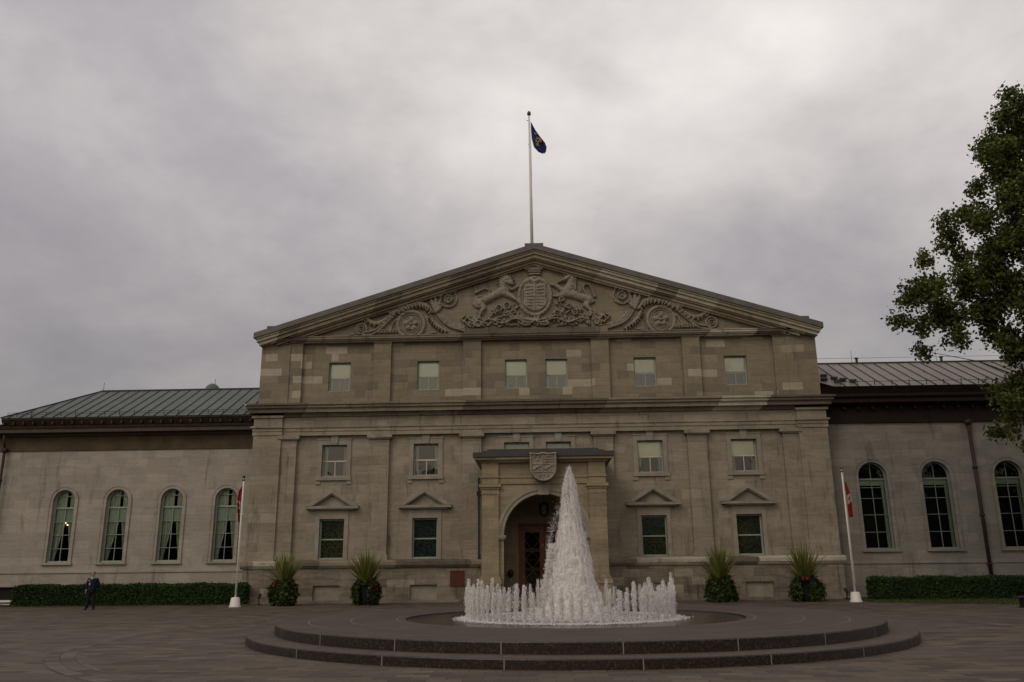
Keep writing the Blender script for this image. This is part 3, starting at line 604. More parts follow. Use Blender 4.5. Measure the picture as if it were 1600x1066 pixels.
# acanthus scrolls to either side (the right one mirrors the left)
def lx(X, Y): return ((530+X*.13125-836)*.0372, 14.9+(745-Y)*.13125*.0402)
def acanthus(mir):
    rl = Relief(-11.7, -4.1, 14.9, 17.9, RS, 8) if not mir else Relief(4.1, 11.7, 14.9, 17.9, RS, 9)
    def g(X, Y): x, z = lx(X, Y); return (-x, z) if mir else (x, z)
    def s_(pts, rad, H, **k): rl.stroke([g(*q) for q in pts], [r*.005 for r in (rad if hasattr(rad, '__len__') else [rad]*len(pts))], H, **k)
    def crv(pts, n=10):
        out = []
        for i in range(len(pts)-1):
            p0 = pts[max(i-1, 0)]; p1 = pts[i]; p2 = pts[i+1]; p3 = pts[min(i+2, len(pts)-1)]
            for k in range(n):
                t = k/n; out.append(tuple(.5*(2*p1[j]+(-p0[j]+p2[j])*t+(2*p0[j]-5*p1[j]+4*p2[j]-p3[j])*t*t+(-p0[j]+3*p1[j]-3*p2[j]+p3[j])*t**3) for j in (0, 1)))
        return out+[pts[-1]]
    q = g(240, 655); rl.ring(q[0], q[1], .31, .07, .2, 1.02, fill=.05); rl.ring(q[0], q[1], .16, .05, .24); rl.dot(q[0], q[1], .07, .26)
    for off, w_ in ((0, 15), (34, 15)):
        s_(crv([(255+off*.3, 730-off), (380, 716-off), (480, 650-off*.9), (560, 575-off), (640, 505-off*.6)]), w_, .20)
    def leafrow(pts, r, H, dirn, n=9, lob=34):      # serrated acanthus blade: a spine with lobes hanging to one side
        c_ = crv(pts, 8); s_(c_, [r*(.55+.45*math.sin(PI*min(1, i/len(c_)+.15))) for i in range(len(c_))], H)
        for k in range(n):
            i = int((k+.5)/n*(len(c_)-1)); a, b = c_[i], c_[min(i+1, len(c_)-1)]; tx, ty = b[0]-a[0], b[1]-a[1]; L = math.hypot(tx, ty)+1e-6; nx, ny = -ty/L*dirn, tx/L*dirn
            s_([a, (a[0]+nx*lob*.6+tx/L*8, a[1]+ny*lob*.6+ty/L*8), (a[0]+nx*lob+tx/L*18, a[1]+ny*lob+ty/L*18)], [r*.5, r*.42, r*.2], H*1.15)
    leafrow([(275, 505), (330, 560), (400, 590), (480, 575), (560, 520), (610, 480)], 30, .22, 1, 9, 44)
    s_([(300, 510), (270, 560), (285, 590)], [12, 14, 8], .2); s_([(535, 430), (560, 470), (640, 480)], [10, 16, 26], .24)
    leafrow([(600, 475), (700, 450), (770, 405), (860, 385), (960, 380), (1040, 410), (1090, 480)], 38, .27, 1, 12, 50)
    q = g(835, 612); rl.ring(q[0], q[1], .78, .12, .17, 1.03, fill=.03); rl.ring(q[0], q[1], .60, .035, .13, 1.03); rl.ring(q[0], q[1], .47, .04, .10); rl.flower(q[0], q[1], .44, .22, 5)
    for (xx, yy) in ((1120, 260), (1060, 340), (1180, 330), (1085, 400), (1210, 400), (1150, 430), (1115, 330), (1060, 295), (1205, 290)):
        s_([(1135, 470), ((1135+xx)/2+6, (470+yy)/2), (xx, yy)], [26, 24, 8], .19)
    q = g(1285, 325); rl.ring(q[0], q[1], .23, .055, .22, fill=.08); rl.dot(q[0], q[1], .08, .26); rl.ring(q[0], q[1], .50, .06, .15, 1.0, a0=R(-150 if not mir else -30), a1=R(40 if not mir else -220))
    leafrow([(1185, 300), (1220, 255), (1280, 245), (1340, 235), (1370, 210)], 24, .26, 1, 6, 26); s_([(1350, 215), (1375, 235)], 14, .26)
    for off in (0, 36, 72): s_(crv([(1160+off*.9, 505+off*.1), (1215+off*.9, 580), (1310+off*.6, 650-off*.25), (1480, 700-off*.62)]), 15, .20)
    leafrow([(1070, 520), (1110, 590), (1180, 650), (1270, 705)], 26, .24, 1, 8, 40)
    leafrow([(1440, 640), (1400, 620), (1340, 610), (1270, 540)], 14, .16, -1, 4, 22)
    for x in range(450, 700, 34): s_([(x, 700), (x+16, 672), (x+34, 668)], [15, 13, 5], .17)
    s_([(580, 690), (615, 600), (660, 545)], [14, 10, 12], .14); s_([(100, 728), (130, 712), (160, 722)], [10, 15, 8], .15); s_([(1080, 715), (1130, 712)], 12, .14); s_([(1480, 600), (1440, 560), (1500, 520), (1550, 540)], [16, 12, 12, 8], .2)
    rl.build('carved_scrollwork', .10, 'carved', ped, .18)
acanthus(False); acanthus(True)

# ---- windows of the central block -----------------------------------
def frame_rect(m, xc, hw, z0, z1, t, y0, y1):
    m.box(xc-hw, xc-hw+t, y0, y1, z0, z1); m.box(xc+hw-t, xc+hw, y0, y1, z0, z1); m.box(xc-hw+t, xc+hw-t, y0, y1, z0, z0+t); m.box(xc-hw+t, xc+hw-t, y0, y1, z1-t, z1)
def sash_window(xc, hw, z0, z1, kind, railz, blind=None, blind_mat='blind', drapes=False, glass='glass', label=None):
    y = YW+.20
    m = MB(); frame_rect(m, xc, hw, z0, z1, .075, y, y+.12); m.box(xc-hw-.03, xc+hw+.03, y-.12, y+.04, z0-.0, z0+.05)
    win = m.build('window', 'frame', bld)
    if label: win['label'] = label
    m = MB(); m.box(xc-hw+.075, xc+hw-.075, y+.03, y+.09, railz-.035, railz+.035)
    if kind != 'leaded': m.box(xc-.022, xc+.022, y+.04, y+.08, z0+.075, railz-.035)
    m.build('sash', 'cream' if kind == 'mid' else 'frame', win)
    link('pane', [(xc-hw+.07, y+.06, z0+.07), (xc+hw-.07, y+.06, z0+.07), (xc+hw-.07, y+.06, z1-.07), (xc-hw+.07, y+.06, z1-.07)], [(0, 1, 2, 3)], 'leaded' if kind == 'leaded' else glass, win)
    if kind != 'leaded':
        if blind: m = MB(); m.box(xc-hw+.08, xc+hw-.08, y+.11, y+.125, blind, z1-.07); m.build('blind', blind_mat, win)
        if drapes:
            for s in (-1, 1):
                m = MB(); n = 8; e0 = xc+s*(hw-.08); V = []; inn = .17 if kind == 'mid' else .09
                for k in range(n+1):
                    x = e0-s*inn*k/n; yy = y+.17+.03*math.sin(k*2.3)
                    V += [(x, yy, z0+.08), (x, yy, z1-.08)]
                m.add(V, [(2*k, 2*k+2, 2*k+3, 2*k+1) for k in range(n)]); m.build('curtain', 'curtain', win)
    return win
for i, (x, hw, z0, z1) in enumerate(sorted(W_A)):
    sash_window(x, hw, z0, z1, 'attic', 12.52, (12.50, 12.50, 12.46, 12.50, 12.58, 12.44)[i], ('blind', 'blind', 'blind', 'blind_skyglow', 'blind_skyglow', 'blind_skyglow')[i], drapes=(i != 4), glass='attic_glass')
for i, (x, hw, z0, z1) in enumerate(sorted(W_M)):
    wn = sash_window(x, hw, z0, z1, 'mid', 7.70, None if i in (0, 1) else 7.72, 'wblind' if i in (2, 3) else 'blind_skyglow', drapes=True, glass='mirror_glass')  # the two rightmost blinds stand in for a yellowish sky reflection
    m = MB(); t = .24
    m.box(x-hw-t, x-hw, YW-.07, YW+.02, 6.62, 8.92); m.box(x+hw, x+hw+t, YW-.07, YW+.02, 6.62, 8.92); m.box(x-hw, x+hw, YW-.07, YW+.02, 8.60, 8.92)
    m.box(x-hw-t-.04, x+hw+t+.04, YW-.10, YW+.02, 8.88, 8.96)
    m.box(x-hw-t-.05, x+hw+t+.05, YW-.12, YW+.02, 6.60, 6.79)
    for s in (-1, 1): m.box(x+s*.88-.14, x+s*.88+.14, YW-.06, YW+.02, 6.38, 6.60)
    m.prism_y([(x-.16, 8.60), (x+.16, 8.60), (x+.22, 9.115), (x-.22, 9.115)], YW-.14, YW+.02)
    m.build('window_surround', 'trim', wn)
for i, (x, hw, z0, z1) in enumerate(sorted(W_G)):
    wn = sash_window(x, hw, z0, z1, 'leaded', 3.36)
    m = MB(); t = .22
    m.box(x-hw-t, x-hw, YW-.05, YW+.02, 2.2, 4.95); m.box(x+hw, x+hw+t, YW-.05, YW+.02, 2.2, 4.95); m.box(x-hw, x+hw, YW-.05, YW+.02, 4.47, 4.95)
    m.build('window_surround', 'trim', wn)
    m = MB(); m.box(x-1.28, x+1.28, YW-.22, YW+.02, 4.95, 5.02); m.box(x-1.48, x+1.48, YW-.34, YW+.02, 5.02, 5.16)
    for s in (-1, 1): m.prism_y([(x+s*1.50, 5.16), (x+s*1.12, 5.16), (x, 5.86), (x, 6.12)], YW-.36, YW+.02); m.prism_y([(x+s*1.15, 5.163), (x+s*1.0, 5.163), (x, 5.78), (x, 5.863)], YW-.27, YW+.02)
    m.prism_y([(x-1.02, 5.162), (x+1.02, 5.162), (x, 5.79)], YW-.06, YW+.02)
    m.build('window_pediment', 'trim', wn)
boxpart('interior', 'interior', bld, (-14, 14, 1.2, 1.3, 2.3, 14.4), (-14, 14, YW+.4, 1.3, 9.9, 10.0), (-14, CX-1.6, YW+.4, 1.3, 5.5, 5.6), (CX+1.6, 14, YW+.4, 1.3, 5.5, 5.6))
(boxpart('rain_pipe', 'blackmetal', bld, (-3.33, -3.23, -.30, -.2, 1.75, 5.75), (-3.40, -3.18, -.36, -.2, 5.6, 5.85), (-3.33, -3.23, -.34, -.2, 5.85, 6.6)))
# bronze lightning rods etc on the rear of the roof are out of sight

# ---- entrance porch ---------------------------------------------------
YF = -4.2
mb = MB(); wall_sheet(mb, CX-3.0, CX+3.0, 0, 6.95, YF+.15, [(CX, 2.03, 0, 3.33, True)], .85)
for s in (-1, 1):
    x0, x1 = sorted((CX+s*2.14, CX+s*2.98)); mb.box(x0, x1, YF+1.0, -.2, 0, 6.9)
    for (a, b) in ((2.03, 2.14),): x0, x1 = sorted((CX+s*a, CX+s*b)); mb.box(x0, x1, YF+.16, YF+.995, 0, 3.2)
mb.box(CX-2.14, CX+2.14, YF+.9, .1, 5.62, 5.72)
por = mb.build('portico', 'portico', bld)
for s in (-1, 1):
    m = MB(); x0, x1 = sorted((CX+s*2.28, CX+s*3.14)); 
    m.box(x0, x1, YF, YF+1.1, 1.42, 5.60); m.box(x0-.03, x1+.03, YF-.03, YF+1.1, 5.36, 5.43)
    m.box(x0-.05, x1+.05, YF-.05, YF+1.1, 5.60, 5.70); m.box(x0-.12, x1+.12, YF-.12, YF+1.1, 5.70, 5.86)
    m.box(x0, x1, YF, YF+1.1, 5.86, 6.18); m.box(x0-.05, x1+.05, YF-.05, YF+1.1, 6.18, 6.26); m.box(x0, x1, YF-.003, YF+1.1, 6.26, 6.94)
    m.box(x0-.04, x1+.04, YF-.04, YF+1.1, 1.30, 1.42); m.box(x0-.09, x1+.09, YF-.09, YF+1.1, 1.18, 1.30)
    m.box(x0-.15, x1+.15, YF-.16, YF+1.1, .98, 1.18); m.box(x0-.10, x1+.10, YF-.11, YF+1.1, .18, .98); m.box(x0-.16, x1+.16, YF-.17, YF+1.1, 0, .18)
    m.build('pilaster', 'portico', por)
    m = MB(); x0, x1 = sorted((CX+s*1.97, CX+s*2.30)); m.box(x0, x1, YF+.06, YF+1.02, 3.12, 3.20); m.box(x0-.03, x1+.03, YF+.02, YF+1.05, 3.20, 3.33); m.build('impost', 'trim', por)
mb = MB(); mb.box(CX-2.28, CX+2.28, YF+.09, YF+.2, 5.86, 6.16); mb.box(CX-2.28, CX+2.28, YF+.05, YF+.2, 6.16, 6.26)
for z0, z1, q in ((6.94, 7.00, .10), (7.00, 7.06, .18), (7.06, 7.19, .34)): mb.box(CX-3.14-q, CX+3.14+q, YF-q, .1, z0, z1)
mb.build('cornice', 'portico', por)
mb = MB(); mb.box(CX-3.56, CX+3.56, YF-.44, .1, 7.19, 7.42); mb.box(CX-3.10, CX+3.10, YF-.10, .1, 7.42, 7.54); mb.box(CX-2.86, CX+2.86, YF+.12, .1, 7.54, 7.64)
mb.build('portico_roof', 'slate', por)
mb = MB(); arch_ring(mb, CX, 3.33, 2.03, 2.22, YF+.09, YF+.3); arch_ring(mb, CX, 3.33, 2.22, 2.38, YF+.04, YF+.3); mb.build('arch_moulding', 'trim', por)
mb = MB(); mb.prism_y([(CX-.26, 5.30), (CX+.26, 5.30), (CX+.36, 5.84), (CX-.36, 5.84)], YF-.04, YF+.3); mb.box(CX-.38, CX+.38, YF-.12, YF+.2, 5.84, 5.93); mb.build('keystone', 'trim', por)
# shield over the arch: quartered, with small carved beasts
rl = Relief(CX-.72, CX+.72, 5.9, 7.45, .018, 21); X, Z = rl.X-CX, rl.Z
q = (abs(X) < .64) & (Z < 7.34) & (Z > 6.55-.58*np.sqrt(np.clip(1-(X/.64)**2, 0, 1))); rl.h[q] = .14
out = [(CX-.62, 7.3), (CX-.62, 6.55)]+[(CX-.62*math.cos(a), 6.55-.58*math.sin(a)) for a in np.linspace(0, PI, 20)]+[(CX+.62, 6.55), (CX+.62, 7.3)]
rl.stroke(out, .055, .09, .13); rl.stroke([(CX-.66, 7.32), (CX-.3, 7.28), (CX, 7.33), (CX+.3, 7.28), (CX+.66, 7.32)], .06, .1, .13)
rl.stroke([(CX, 7.25), (CX, 6.1)], .022, .05, .13); rl.stroke([(CX-.58, 6.78), (CX+.58, 6.78)], .022, .05, .13); rl.stroke([(CX-.5, 6.38), (CX+.5, 6.38)], .022, .05, .13)
for k, zz in enumerate((7.15, 7.02, 6.90)): rl.stroke([(CX+.12, zz), (CX+.3, zz+.03), (CX+.5, zz)], [.03, .04, .03], .06, .13)
for xx, zz in ((-.42, 7.16), (-.17, 7.16), (-.3, 6.98)): rl.dot(CX+xx, zz, .06, .07, .13)
for xx, zz in ((-.3, 6.6), (.3, 6.62)): rl.stroke([(CX+xx-.17, zz-.08), (CX+xx, zz+.03), (CX+xx+.16, zz+.1)], [.05, .06, .05], .07, .13); rl.stroke([(CX+xx-.1, zz-.14), (CX+xx-.06, zz)], .03, .06, .13); rl.stroke([(CX+xx+.1, zz-.12), (CX+xx+.06, zz)], .03, .06, .13)
for xx in (-.2, 0, .2): rl.stroke([(CX+xx, 6.1), (CX+xx, 6.26)], [.03, .05], .06, .13)
sh_ = rl.build('carved_shield', YF-.34, 'carved', por, .1)
m = MB(); m.box(CX-.60, CX+.60, YF-.335, YF+.16, 6.52, 7.185); m.prism_y([(CX-.60, 6.52)]+[(CX-.60*math.cos(a), 6.52-.52*math.sin(a)) for a in np.linspace(.1, PI-.1, 12)]+[(CX+.60, 6.52)], YF-.335, YF+.16); m.build('shield_block', 'carved', por)
# floor steps inside the porch
boxpart('porch_step', 'trim', bld, (CX-2.0, CX+2.0, YF+.5, .1, 0, .15), (CX-2.0, CX+2.0, -1.7, .1, .15, .30))
# inner door surround, doors
mb = MB(); mb.box(CX-1.40, CX-1.32, -.10, .55, .30, 4.07); mb.box(CX+1.32, CX+1.40, -.10, .55, .30, 4.07); mb.box(CX-1.40, CX+1.40, -.10, .55, 4.0, 4.08); mb.build('door_surround', 'wood', bld)
for s in (-1, 1):
    x0, x1 = sorted((CX+s*.01, CX+s*1.32)); mb = MB(); t = .26
    mb.box(x0, x0+t, .10, .18, .30, 4.0); mb.box(x1-t, x1, .10, .18, .30, 4.0); zs = [.30, .62, 1.60, 1.72, 2.60, 2.72, 3.62, 4.0]
    for a, b in ((.30, .62), (3.62, 4.0)): mb.box(x0+t, x1-t, .10, .18, a, b)
    dr = mb.build('door', 'wood', bld)
    link('pane', [(x0+t, .15, .62), (x1-t, .15, .62), (x1-t, .15, 3.62), (x0+t, .15, 3.62)], [(0, 1, 2, 3)], 'glass', dr)
    mb = MB(); xm = (x0+x1)/2; hh = (x1-x0)/2-t
    for a, b in ((.62, 1.60), (1.72, 2.60), (2.72, 3.62)):
        zm = (a+b)/2
        for q in (((xm-hh, zm), (xm, b)), ((xm, b), (xm+hh, zm)), ((xm+hh, zm), (xm, a)), ((xm, a), (xm-hh, zm))): mb.tube([(q[0][0], .12, q[0][1]), (q[1][0], .12, q[1][1])], .018, 5)
    for a in (1.60, 1.70, 2.60, 2.70): mb.box(x0+t, x1-t, .105, .14, a, a+.035)
    mb.build('door_grille', 'brass', dr)
    mb = MB(); mb.tube([(CX+s*.16, .05, 1.2), (CX+s*.16, .05, 1.5)], .02, 6); mb.build('handle', 'brass', dr)
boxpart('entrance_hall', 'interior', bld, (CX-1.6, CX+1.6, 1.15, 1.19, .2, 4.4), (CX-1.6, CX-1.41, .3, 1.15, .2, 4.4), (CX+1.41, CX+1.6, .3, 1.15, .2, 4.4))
# back wall of porch below the ledge
mb = MB()
for s in (-1, 1): x0, x1 = sorted((CX+s*1.405, CX+s*2.14)); mb.box(x0, x1, -.24, .1, .30, 5.6)
mb.box(CX-1.405, CX+1.405, -.22, .1, 4.09, 5.6); mb.build('porch_back_wall', 'portico', bld)

# ================================================================== WINGS
YWG = 1.0
def arched_window(xc, hw, z0, zs, y, rails, style, label=None):
    """timber window with a round head; rails: list of z; style: left (curtains) / right (dark)"""
    yy = y+.22; m = MB(); t = .07
    m.box(xc-hw, xc-hw+t, yy, yy+.12, z0, zs); m.box(xc+hw-t, xc+hw, yy, yy+.12, z0, zs); m.box(xc-hw, xc+hw, yy-.14, yy+.12, z0-.001, z0+.09); arch_ring(m, xc, zs, hw-t, hw, yy, yy+.12, 20)
    fm = 'frame' if style == 'left' else 'frame_shaded'; win = m.build('arched_window', fm, bld)
    if label: win['label'] = label
    m = MB(); m.box(xc-.016, xc+.016, yy+.03, yy+.09, z0+.09, zs+hw-t)
    for i, z in enumerate(rails): hgt = .045 if i == 0 else .015; m.box(xc-hw+t, xc+hw-t, yy+.025, yy+.085, z-hgt, z+hgt)
    if style == 'left': m.box(xc-hw+t+.03, xc+hw-t-.03, yy+.04, yy+.08, zs+.42*hw*2*.5, zs+.42*hw*2*.5+.035)
    m.build('sash', fm, win)
    n = 16; V = [(xc-hw+t*.5, yy+.06, z0+.05), (xc+hw-t*.5, yy+.06, z0+.05)]+[(xc+(hw-t*.5)*math.cos(PI*k/n), yy+.06, zs+(hw-t*.5)*math.sin(PI*k/n)) for k in range(n+1)]
    link('pane', V, [tuple(range(len(V)))], 'glass', win)
    if style == 'left':
        zb, zt = rails[1], rails[0]
        m = MB(); m.box(xc-hw+.08, xc+hw-.08, yy+.14, yy+.15, zb, zt); m.build('blind', 'wblind', win)
        m = MB()      # arch-head drapery with a slit, lower curtains swept aside
        for a, b in ((-hw+.05, -.03+.02), (.16, hw-.05)):
            n = 10; V = []
            for k in range(n+1):
                x = a+(b-a)*k/n; zt2 = zs+math.sqrt(max(0, (hw-.05)**2-x*x)); V += [(xc+x, yy+.16+.02*math.sin(k*2.2), zt), (xc+x, yy+.16+.02*math.sin(k*2.2), zt2)]
            m.add(V, [(2*k, 2*k+2, 2*k+3, 2*k+1) for k in range(n)]); m.build('curtain', 'curtain', win); m = MB()
        for s, inn in ((-1, .50), (1, .30)):
            m = MB(); n = 10; rows = 8; V = []
            for j in range(rows+1):
                v = j/rows; z = zb+(z0+.1-zb)*v; wd = (inn+.08)*(1-.80*v)+.03+(.03 if v > .9 else 0)
                for k in range(n+1): V.append((xc+s*(hw-.06)-s*wd*k/n, yy+.18+.03*math.sin(k*2.4+v), z))
            m.add(V, [(j*(n+1)+k, j*(n+1)+k+1, (j+1)*(n+1)+k+1, (j+1)*(n+1)+k) for j in range(rows) for k in range(n)]); m.build('curtain', 'curtain', win)
    else:
        m = MB(); m.box(xc-hw+.08, xc+hw-.08, yy+.14, yy+.15, rails[1]+.12, rails[0]); m.build('blind', 'wblind', win)
        m = MB(); n = 6; V = []
        for k in range(n+1):
            x = xc+hw-.07-.17*k/n; V += [(x, yy+.16+.02*math.sin(k*2.2), z0+.1), (x, yy+.16+.02*math.sin(k*2.2), rails[0])]
        m.add(V, [(2*k, 2*k+2, 2*k+3, 2*k+1) for k in range(n)]); m.build('curtain', 'curtain', win)
    m = MB(); arch_ring(m, xc, zs, hw, hw+.16, y-.045, y+.02); arch_ring(m, xc, zs, hw+.16, hw+.20, y-.07, y+.02)
    for s in (-1, 1):
        x0, x1 = sorted((xc+s*hw, xc+s*(hw+.16))); m.box(x0, x1, y-.045, y+.02, z0-.02, zs); x0, x1 = sorted((xc+s*(hw+.16), xc+s*(hw+.20))); m.box(x0, x1, y-.07, y+.02, z0-.02, zs)
    m.box(xc-hw-.24, xc+hw+.24, y-.12, y+.05, z0-.12, z0-.021); m.build('window_surround', 'wing' if style == 'left' else 'wing_dimmed', win)
    return win
LW = [-27.26, -24.15, -20.98, -17.83]
RW = [18.73, 22.23, 26.23, 30.2]
mb = MB(); wall_sheet(mb, -40, -16, 1.75, 8.6, YWG, [(x, .635, 2.27, 5.70, True) for x in LW]); wall_sheet(mb, -40, -16, 0, 1.70, YWG-.12, [(-30.1, .75, .28, .98, False)])
mb.build('left_wing_wall', 'wing', bld)
boxpart('left_wing_ledge', 'wing', bld, (-40, -16.2, YWG-.17, YWG+.1, 1.70, 1.78), (-40, -16.2, YWG-.06, YWG+.1, 1.78, 1.90))
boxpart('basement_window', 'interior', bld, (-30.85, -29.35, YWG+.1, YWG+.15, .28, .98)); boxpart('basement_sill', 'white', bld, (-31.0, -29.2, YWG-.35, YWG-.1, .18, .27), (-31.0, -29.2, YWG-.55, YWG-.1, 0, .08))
mb = MB(); wall_sheet(mb, 16, 44, 1.85, 9.55, YWG, [(x, .79, 2.52, 6.50, True) for x in RW]); wall_sheet(mb, 16, 44, 0, 1.77, YWG-.12, [])
mb.build('right_wing_wall', 'wing_dimmed', bld)
boxpart('right_wing_ledge', 'wing_dimmed', bld, (16.2, 44, YWG-.17, YWG+.1, 1.77, 1.85), (16.2, 44, YWG-.06, YWG+.1, 1.85, 1.97))
for x in LW: arched_window(x, .635, 2.27, 5.70, YWG, [5.32, 4.53, 3.80, 3.04], 'left')
for x in RW: arched_window(x, .79, 2.52, 6.50, YWG, [6.36, 5.90, 5.30, 4.40, 3.46], 'right')
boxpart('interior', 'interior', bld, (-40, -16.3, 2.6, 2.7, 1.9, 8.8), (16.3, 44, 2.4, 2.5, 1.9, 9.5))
# left wing eaves
mb = MB(); mb.box(-40, -16.2, YWG-.03, YWG+.3, 8.6, 9.40); mb.box(-40, -16.2, YWG-.07, YWG+.3, 8.6, 8.70); mb.build('left_wing_frieze', 'frieze', bld)
mb = MB()
mb.prism_x([(YWG-.03, 9.40), (YWG-.15, 9.44), (YWG-.20, 9.56), (YWG-.60, 9.60), (YWG-.60, 9.80), (YWG-.66, 9.83), (YWG-.74, 9.97), (YWG+.3, 9.97), (YWG+.3, 9.40)], -40, -16.2)
mb.build('left_wing_cornice', 'gutter', bld)
mb = MB(); mb.prism_x([(YWG-.50, 9.97), (YWG-.62, 10.02), (YWG-.82, 10.36), (YWG-.78, 10.42), (YWG+.3, 10.42), (YWG+.3, 9.97)], -31.15, -16.2)
for k in range(26): x = -31.0+k*.58; mb.box(x-.05, x+.05, YWG-.80, YWG-.5, 10.05, 10.22)
mb.build('left_wing_eave', 'eave', bld)
mb = MB(); mb.prism_x([(YWG-.1, 9.40), (YWG-.15, 9.46), (YWG-.55, 9.60), (YWG-.65, 9.85), (YWG+.3, 9.9), (YWG+.3, 9.40)], -40, -31.3); mb.box(-40, -31.2, YWG-.7, 6, 9.975, 10.1); mb.build('far_left_eave', 'eave', bld)
def hip_roof(x0, x1, y0, y1, ze, zr, hip0, hip1, mat, name, spacing, off, pick=1):
    yr = (y0+y1)/2
    V = [(x0, y0, ze), (x1, y0, ze), (x1, y1, ze), (x0, y1, ze), (x0+hip0, yr, zr), (x1-hip1, yr, zr)]
    o = link(name, V, [(0, 1, 5, 4), (1, 2, 5), (2, 3, 4, 5), (3, 0, 4)], mat, bld)
    m = MB(); x = x0+off
    while x < x1:
        t = 1.0
        if x < x0+hip0: t = (x-x0)/hip0
        if x > x1-hip1: t = (x1-x)/hip1
        if t > .02: a = Vector((x, y0, ze+.02)); b = Vector((x, y0+(yr-y0)*t, ze+(zr-ze)*t+.02)); m.tube([a, b], .035, 4)
        x += spacing
    m.tube([(x0+hip0, yr, zr+.02), (x1-hip1, yr, zr+.02)], .07, 6)
    for (p0, p1, hh) in ((0, 4, hip0), (1, 5, hip1)):
        if hh > 0: m.tube([Vector(V[p0])+Vector((0, 0, .02)), Vector(V[p1])+Vector((0, 0, .02))], .05, 6)
    m.build('roof_seam', 'seam', o)
    return o, yr
rl_, yr = hip_roof(-31.2, -16.1, .18, 9.8, 10.44, 12.95, 3.2, 0, 'roof_green', 'left_wing_roof', .66, .45)
m = MB()
for k in range(17): x = -30.4+k*.87; m.box(x-.015, x+.015, .40, .43, 10.50, 10.82)
for z in (10.68, 10.78): m.tube([(-31.0, .41, z), (-16.3, .41, z)], .012, 4)
m.build('snow_rail', 'seam', rl_)
mb = MB(); mb.lathe(-21.75, 7.4, [(.55, 12.2), (.55, 13.25), (.50, 13.5), (.36, 13.72), (.18, 13.85), (0, 13.88)], 16); mb.build('roof_vent', 'roof_green', bld, True)
for x, y, z0, z1 in ((-27.9, 5, 12.95, 13.55), (-17.2, 5, 12.95, 13.45), (-21.6, 7.4, 13.8, 14.2)): mb = MB(); mb.tube([(x, y, z0), (x, y, z1)], .014, 5); mb.build('lightning_rod', 'seam', bld)
# right wing eaves
mb = MB(); mb.prism_x([(YWG-.05, 9.50), (YWG-.12, 9.52), (YWG-.12, 9.68), (YWG-.05, 9.70), (YWG-.05, 10.45), (YWG-.25, 10.50), (YWG-.55, 10.62), (YWG-.55, 10.82), (YWG-.68, 10.95), (YWG-.68, 11.10), (YWG-.85, 11.46), (YWG+.3, 11.46), (YWG+.3, 9.50)], 16.2, 44)
for k in range(34): x = 16.7+k*.8; mb.box(x-.07, x+.07, YWG-.30, YWG-.05, 10.28, 10.44)
mb.build('right_wing_eave', 'eave_black', bld)
rr_, yr = hip_roof(16.9, 46, .15, 9.75, 11.50, 13.92, 0, 0, 'roof_grey', 'right_wing_roof', .725, .6)
link('roof_valley', [(16.0, 1.6, 12.2), (16.9, .15, 11.50), (16.9, 4.95, 13.92), (16.0, 4.95, 13.92)], [(0, 1, 2, 3)], 'roof_grey', bld)
m = MB()
for k in range(30): x = 17.3+k*.97; m.box(x-.018, x+.018, .34, .37, 11.55, 11.88)
m.tube([(17.0, .35, 11.80), (45, .35, 11.80)], .014, 4); m.build('snow_rail', 'seam', rr_)
for x, y, z in ((16.95, 1.9, 12.50), (16.75, 1.3, 12.15), (17.75, 1.1, 12.08), (17.3, .75, 11.92), (18.2, .8, 11.93), (17.4, 1.5, 12.25)): m = MB(); m.box(x-.17, x+.17, y-.1, y+.1, z-.05, z+.09); m.build('snow_guard', 'seam', bld)
m = MB()
for x in (20.15, 25.4, 30.0): m.box(x-.06, x+.06, 4.9, 5.0, 13.92, 14.30); m.box(x-.10, x+.10, 4.88, 5.02, 14.22, 14.30); m.tube([(x-.3, 4.95, 13.92), (x-.3, 4.95, 14.75)], .012, 5)
m.tube([(16.1, 4.95, 14.28), (44, 4.95, 14.28)], .010, 4); m.build('lightning_conductor', 'seam', bld)
# downpipes
def pipe(x, y, z0, z1, r=.075):
    m = MB(); m.tube([(x, y, z0), (x, y, z1)], r, 8); m.tube([(x, y, z1), (x, y+.05, z1+.25)], [r*1.6, r*2.2], 8)
    for z in np.arange(z0+1.6, z1, 2.6): m.tube([(x, y, z-.05), (x, y, z+.05)], r*1.5, 8)
    return m.build('downpipe', 'pipe', bld, True)
pipe(24.33, YWG-.25, .1, 9.3, .10); pipe(-31.05, YWG-.25, .1, 8.5); m = MB(); m.tube([(-31.05, YWG-.25, 8.7), (-31.05, YWG-.5, 9.5)], .07, 8); m.build('downpipe', 'pipe', bld, True)

# ================================================================== THINGS AROUND THE BUILDING
# plaque
pq = empty('wall_plaque', (-4.46, -.20, .81)); tag(pq, 'oxblood red square plaque on the stone base left of the porch', 'plaque')
m = MB(); m.box(-.375, .375, -.04, 0, 0, .82); m.build('panel', 'plaque', pq)
m = MB(); frame_rect(m, 0, .375, 0, .82, .03, -.055, -.04); m.ball((0, -.045, .70), .06, .02, .05, 8); m.build('border', 'plaque', pq)
wl = empty('wall_lantern', (-1.55, -.24, 1.45)); tag(wl, 'small dark bronze lantern bracket fixed beside the front door inside the porch', 'lantern')
m = MB(); m.lathe(0, -.16, [(.02, -.18), (.13, -.10), (.17, .05), (.15, .12), (.06, .20), (0, .24)], 8); m.build('shade', 'bronze', wl)
m = MB(); m.box(-.09, .09, -.05, 0, -.14, .2); m.build('backplate', 'bronze', wl)
hl = empty('hanging_lantern', (CX, -2.2, 5.62)); tag(hl, 'dark metal lantern hanging from the porch ceiling under the arch', 'lantern')
m = MB(); m.tube([(0, 0, 0), (0, 0, -.5)], .015, 5); m.build('chain', 'blackmetal', hl)
